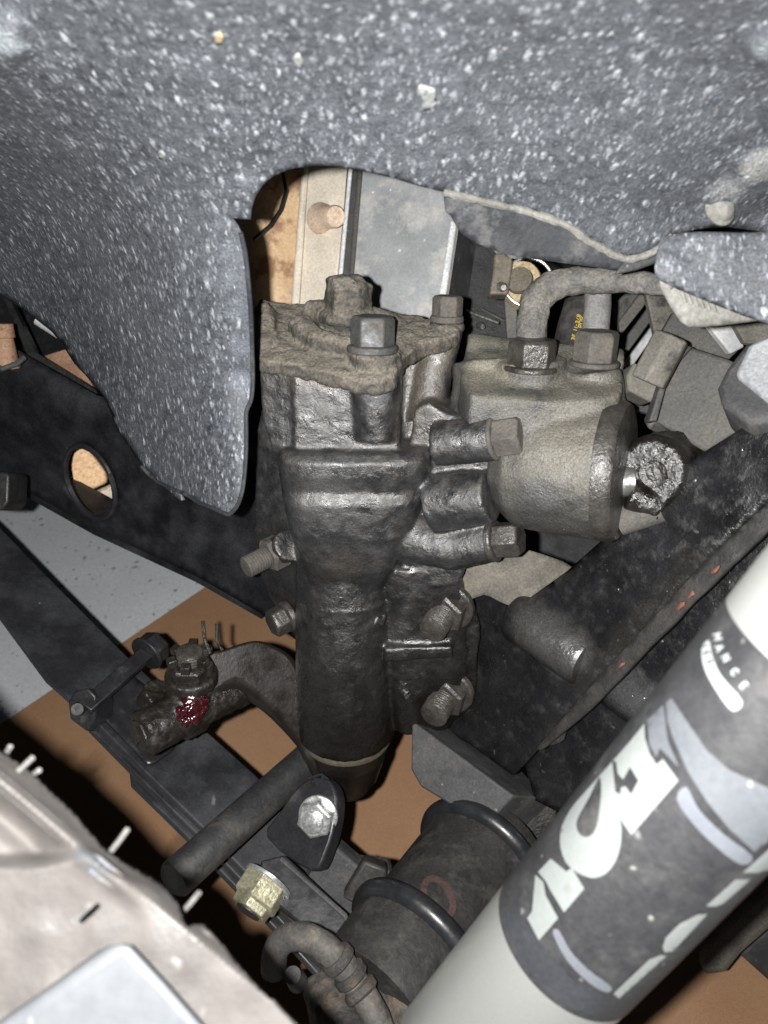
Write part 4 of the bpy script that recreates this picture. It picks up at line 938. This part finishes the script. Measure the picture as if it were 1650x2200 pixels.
for ch, x, y, rr in (('M', 1533, 1364, (.25, .95)), ('A', 1537, 1390, (.4, .9)), ('N', 1551, 1413, (.5, .86)), ('C', 1570, 1444, (.58, .8)), ('E', 1590, 1474, (.64, .77))):
    r_ = Vector(rr).normalized(); text(mb, ch, x, y, r_, (r_.y, -r_.x), 14.5, 4.0, s6)
mb.build('lettering', M_['label_white'], LB, smooth=False)
mb = MB(); s7 = shock_s(.0010)
for ch, x, y, rr in (('I', 1510, 1388, (.3, .95)), ('E', 1512, 1402, (.35, .93)), ('S', 1518, 1421, (.45, .9))):
    r_ = Vector(rr).normalized(); text(mb, ch, x, y, r_, (r_.y, -r_.x), 11, 2.6, s7)
mb.build('lettering', M_['label_dark'], LB, smooth=False)

# ------------------------------------------------------------------ tyre
ty = thing('tyre', 'dusty knobbly tyre with thin rubber vent hairs, blurred at the lower left', 'tyre', P(100, 2250, .2))
def ty_d(x, y):
    e = (x - 0) * .64 - (y - 1655) * .77          # across the shoulder ridge, px (positive = outside)
    d = .190 + .000012 * (2200 - y)
    if e > -10: d += .030 * ((e + 10) / 110) ** 1.2
    d -= .0035 * math.exp(-((e + 22) / 20) ** 2) * sstep(330, 230, x)
    yl = 1850 - 18 * sstep(60, 190, x) + 30 * sstep(195, 240, x) if x < 240 else 1862 + (x - 240) * .35
    d -= .006 * sstep(-20, 22, y - yl)
    d += .004 * math.exp(-((e + 75) / 30) ** 2) * sstep(150, 60, x) * sstep(10, -20, y - yl)
    return d + .0010 * noise.noise(Vector((x * .010, y * .010, 0)))
to = crom([(-260, 1440), (-100, 1530), (0, 1612), (60, 1650), (100, 1690), (160, 1745), (225, 1822), (300, 1870), (350, 1900), (385, 1945), (403, 1992), (440, 1985), (520, 2080), (640, 2215), (760, 2340), (-260, 2340)], 2)
mb = MB(); mb.sheet(to, lambda x, y: P(x, y, ty_d(x, y)), 6); mb.build('shoulder', M_['tyre'], ty, solid=.003)
mb = MB(); mb.prism([P(x, y, .176) for x, y in ((-150, 2290), (0, 2198), (130, 2108), (258, 2016), (285, 2030), (360, 2110), (450, 2212), (520, 2320), (-150, 2400))], D(-.55, -.62, -1) * .022); mb.build('tread_block', M_['tyre_top'], ty, bevel=.003, seg=3)
mb = MB(); mb.prism([P(x, y, .190) for x, y in ((300, 2040), (345, 2030), (400, 2000), (438, 1981), (530, 2085), (660, 2230), (560, 2330), (430, 2180))], D(-.35, -.62, -1) * .03); mb.build('tread_block', M_['tyre'], ty, bevel=.003, seg=3)
for (x0, y0, x1, y1, d_) in ((26, 1668, 70, 1628, .205), (228, 1842, 274, 1782, .203), (390, 1962, 428, 1918, .205), (160, 1978, 192, 1946, .174), (8, 1625, 22, 1604, .215), (70, 1664, 84, 1655, .21)):
    mb = MB(); mb.tube([P(x0, y0, d_), P((x0 + x1) / 2 + 1, (y0 + y1) / 2, d_ - .002), P(x1, y1, d_ - .003)], rp(6.0, d_), 8); mb.build('vent_hair', M_['tyre_nub'], ty)

# ------------------------------------------------------------------ fender liner
fl_ = thing('fender_liner', 'black speckled fender liner with a torn arched opening, across the top', 'fender liner', P(825, 300, .3))
def ld(x, y):
    d = .205 + .00025 * max(-250, min(y, 450)) + .00017 * max(0, min(y, 800) - 450) + .00006 * max(0, y - 800)
    d += .22 * sstep(520, -200, x) ** 1.1 * sstep(120, 800, y) + .03 * sstep(480, -100, x)
    d += .035 * sstep(520, 300, x) * sstep(650, 1050, y)
    d += .004 * noise.noise(Vector((x * .004, y * .004, 2))) + .0012 * noise.noise(Vector((x * .015, y * .015, 5)))
    d += .012 * sstep(1250, 1650, x) * sstep(250, 500, y)
    for bx, by, br, ba in ((1560, 440, 46, .006), (1640, 385, 62, .009), (0, 92, 62, .008), (1655, 110, 50, .006)):
        d -= ba * math.exp(-(((x - bx) / br) ** 2 + ((y - by) / br) ** 2) ** 2)
    return d
lo = [(-250, -250), (1900, -250), (1900, 470), (1650, 498), (1560, 488), (1500, 492), (1445, 504), (1402, 540), (1345, 555), (1300, 535), (1262, 515), (1225, 488), (1180, 470), (1130, 452), (1075, 440), (1010, 424), (952, 412), (900, 400), (850, 384), (800, 372), (750, 362), (700, 357), (655, 358), (620, 364), (588, 378), (564, 398), (548, 424), (540, 450), (539, 472), (498, 468), (508, 482), (518, 500), (527, 540), (534, 600), (540, 680), (543, 760), (544, 820), (540, 860), (530, 885), (530, 930), (529, 980), (524, 1040), (514, 1080), (498, 1102), (486, 1104), (455, 1090), (425, 1078), (400, 1062), (381, 1052), (392, 1074), (388, 1076), (372, 1062), (340, 1035), (305, 1002), (280, 965), (252, 925), (235, 880), (218, 845), (185, 808), (160, 782), (130, 735), (110, 712), (60, 672), (10, 640), (-80, 590), (-250, 500)]
mb = MB(); mb.sheet(lo, lambda x, y: P(x, y, ld(x, y)), 14); mb.build('sheet', M_['liner'], fl_, solid=.0016)
ed_ = [q for q in lo if 300 < q[0] < 560 and 495 < q[1] < 1110 and not (q[0] < 400 and q[1] > 1045)]
mb = MB(); mb.tube([P(x - 1, y, ld(x, y) - .0004) for x, y in crom(ed_, 3, False)], .0011, 8); mb.build('rolled_edge', M_['liner_back'], fl_)
mb = MB(); mb.tube([P(x, y + 1, ld(x, y) - .0002) for x, y in crom([(952, 412), (1010, 424), (1075, 440), (1130, 452), (1180, 470), (1225, 488), (1262, 515), (1300, 535), (1345, 555), (1402, 540), (1445, 504)], 4, False)], .0016, 8); mb.build('crusty_edge', M_['liner_dry'], fl_, disp=.002, dsc=.004)
mb = MB(); mb.sheet(crom([(952, 404), (1080, 430), (1190, 465), (1275, 512), (1352, 550), (1335, 580), (1270, 573), (1180, 561), (1085, 546), (1012, 516), (978, 482)], 2), lambda x, y: P(x, y, .345 + .00012 * (y - 440)), 14); mb.build('turned_lip', M_['liner_back'], fl_, solid=.002)
mb = MB(); mb.plate([(1322, 588), (1340, 560), (1412, 540), (1414, 562), (1370, 578)], const(.345), .003); mb.build('lip_tab', M_['plate_dark'], fl_, bevel=.001)
def flap_s(x, y):
    e = (y - 600) - (x - 1420) * .40
    d = .300 + (.0010 * e * .25 if e > 0 else 0) - .00003 * (x - 1400) + .002 * noise.noise(Vector((x * .012, y * .012, 1)))
    return P(x, y, d)
mb = MB(); mb.sheet(crom([(1436, 506), (1414, 536), (1407, 575), (1420, 604), (1500, 640), (1600, 680), (1660, 700), (1900, 790), (1900, 480), (1660, 496), (1590, 500), (1500, 498)], 2), flap_s, 12); mb.build('torn_flap', M_['liner'], fl_, solid=.003)
mb = MB(); mb.sheet(crom([(1418, 600), (1430, 640), (1452, 676), (1478, 702), (1540, 700), (1620, 690), (1700, 682), (1800, 720), (1660, 694), (1600, 672), (1500, 632)], 2), lambda x, y: P(x, y, .3035 + .00012 * max(0, (y - 600) - (x - 1420) * .40)), 12); mb.build('flap_underside', M_['liner_dry'], fl_, solid=.003)
mb = MB()
for k in range(6): mb.tube([P(1462 + 13 * k, 618 + 5 * k, .302), P(1472 + 13 * k, 650 + 4 * k, .304)], rp(4, .3), 8)
mb.build('flap_ribs', M_['liner_dry'], fl_)
def fast(x, y, rpx, m, tilt, lump):
    d = ld(x, y); c = P(x, y, d); n = D(*tilt); r = rp(rpx, d)
    mb = MB(); mb.lathe(c - n * .004, c + n * .0035, [(0, r * 1.25), (.40, r * 1.22), (.46, r * 1.05), (.5, r * .98), (.62, r * .95), (.78, r * .84), (.9, r * .64), (.97, r * .36), (1, r * .08)], 40)
    return mb.build('push_fastener', M_[m], fl_, ang=60, disp=lump, dsc=.006, sub=1)
fast(1552, 446, 30, 'liner_dry', (.25, .1, 1), .0008)
for i, (x, y, s_, m_) in enumerate(((470, 86, 12, 'cork'), (640, 132, 13, 'clip'), (922, 214, 24, 'clip'), (345, 335, 9, 'clip'), (905, 195, 12, 'clip'))):
    mb = MB(); pl = [(x + s_ * random.uniform(.5, 1.1) * math.cos(a), y + s_ * random.uniform(.6, 1.3) * math.sin(a)) for a in [2 * math.pi * k / 9 for k in range(9)]]
    mb.sheet(pl, lambda x, y: P(x, y, ld(x, y) - .0016), 6); mb.build('mud_chip', M_[m_], fl_, solid=.0014)

bpy.context.view_layer.update()
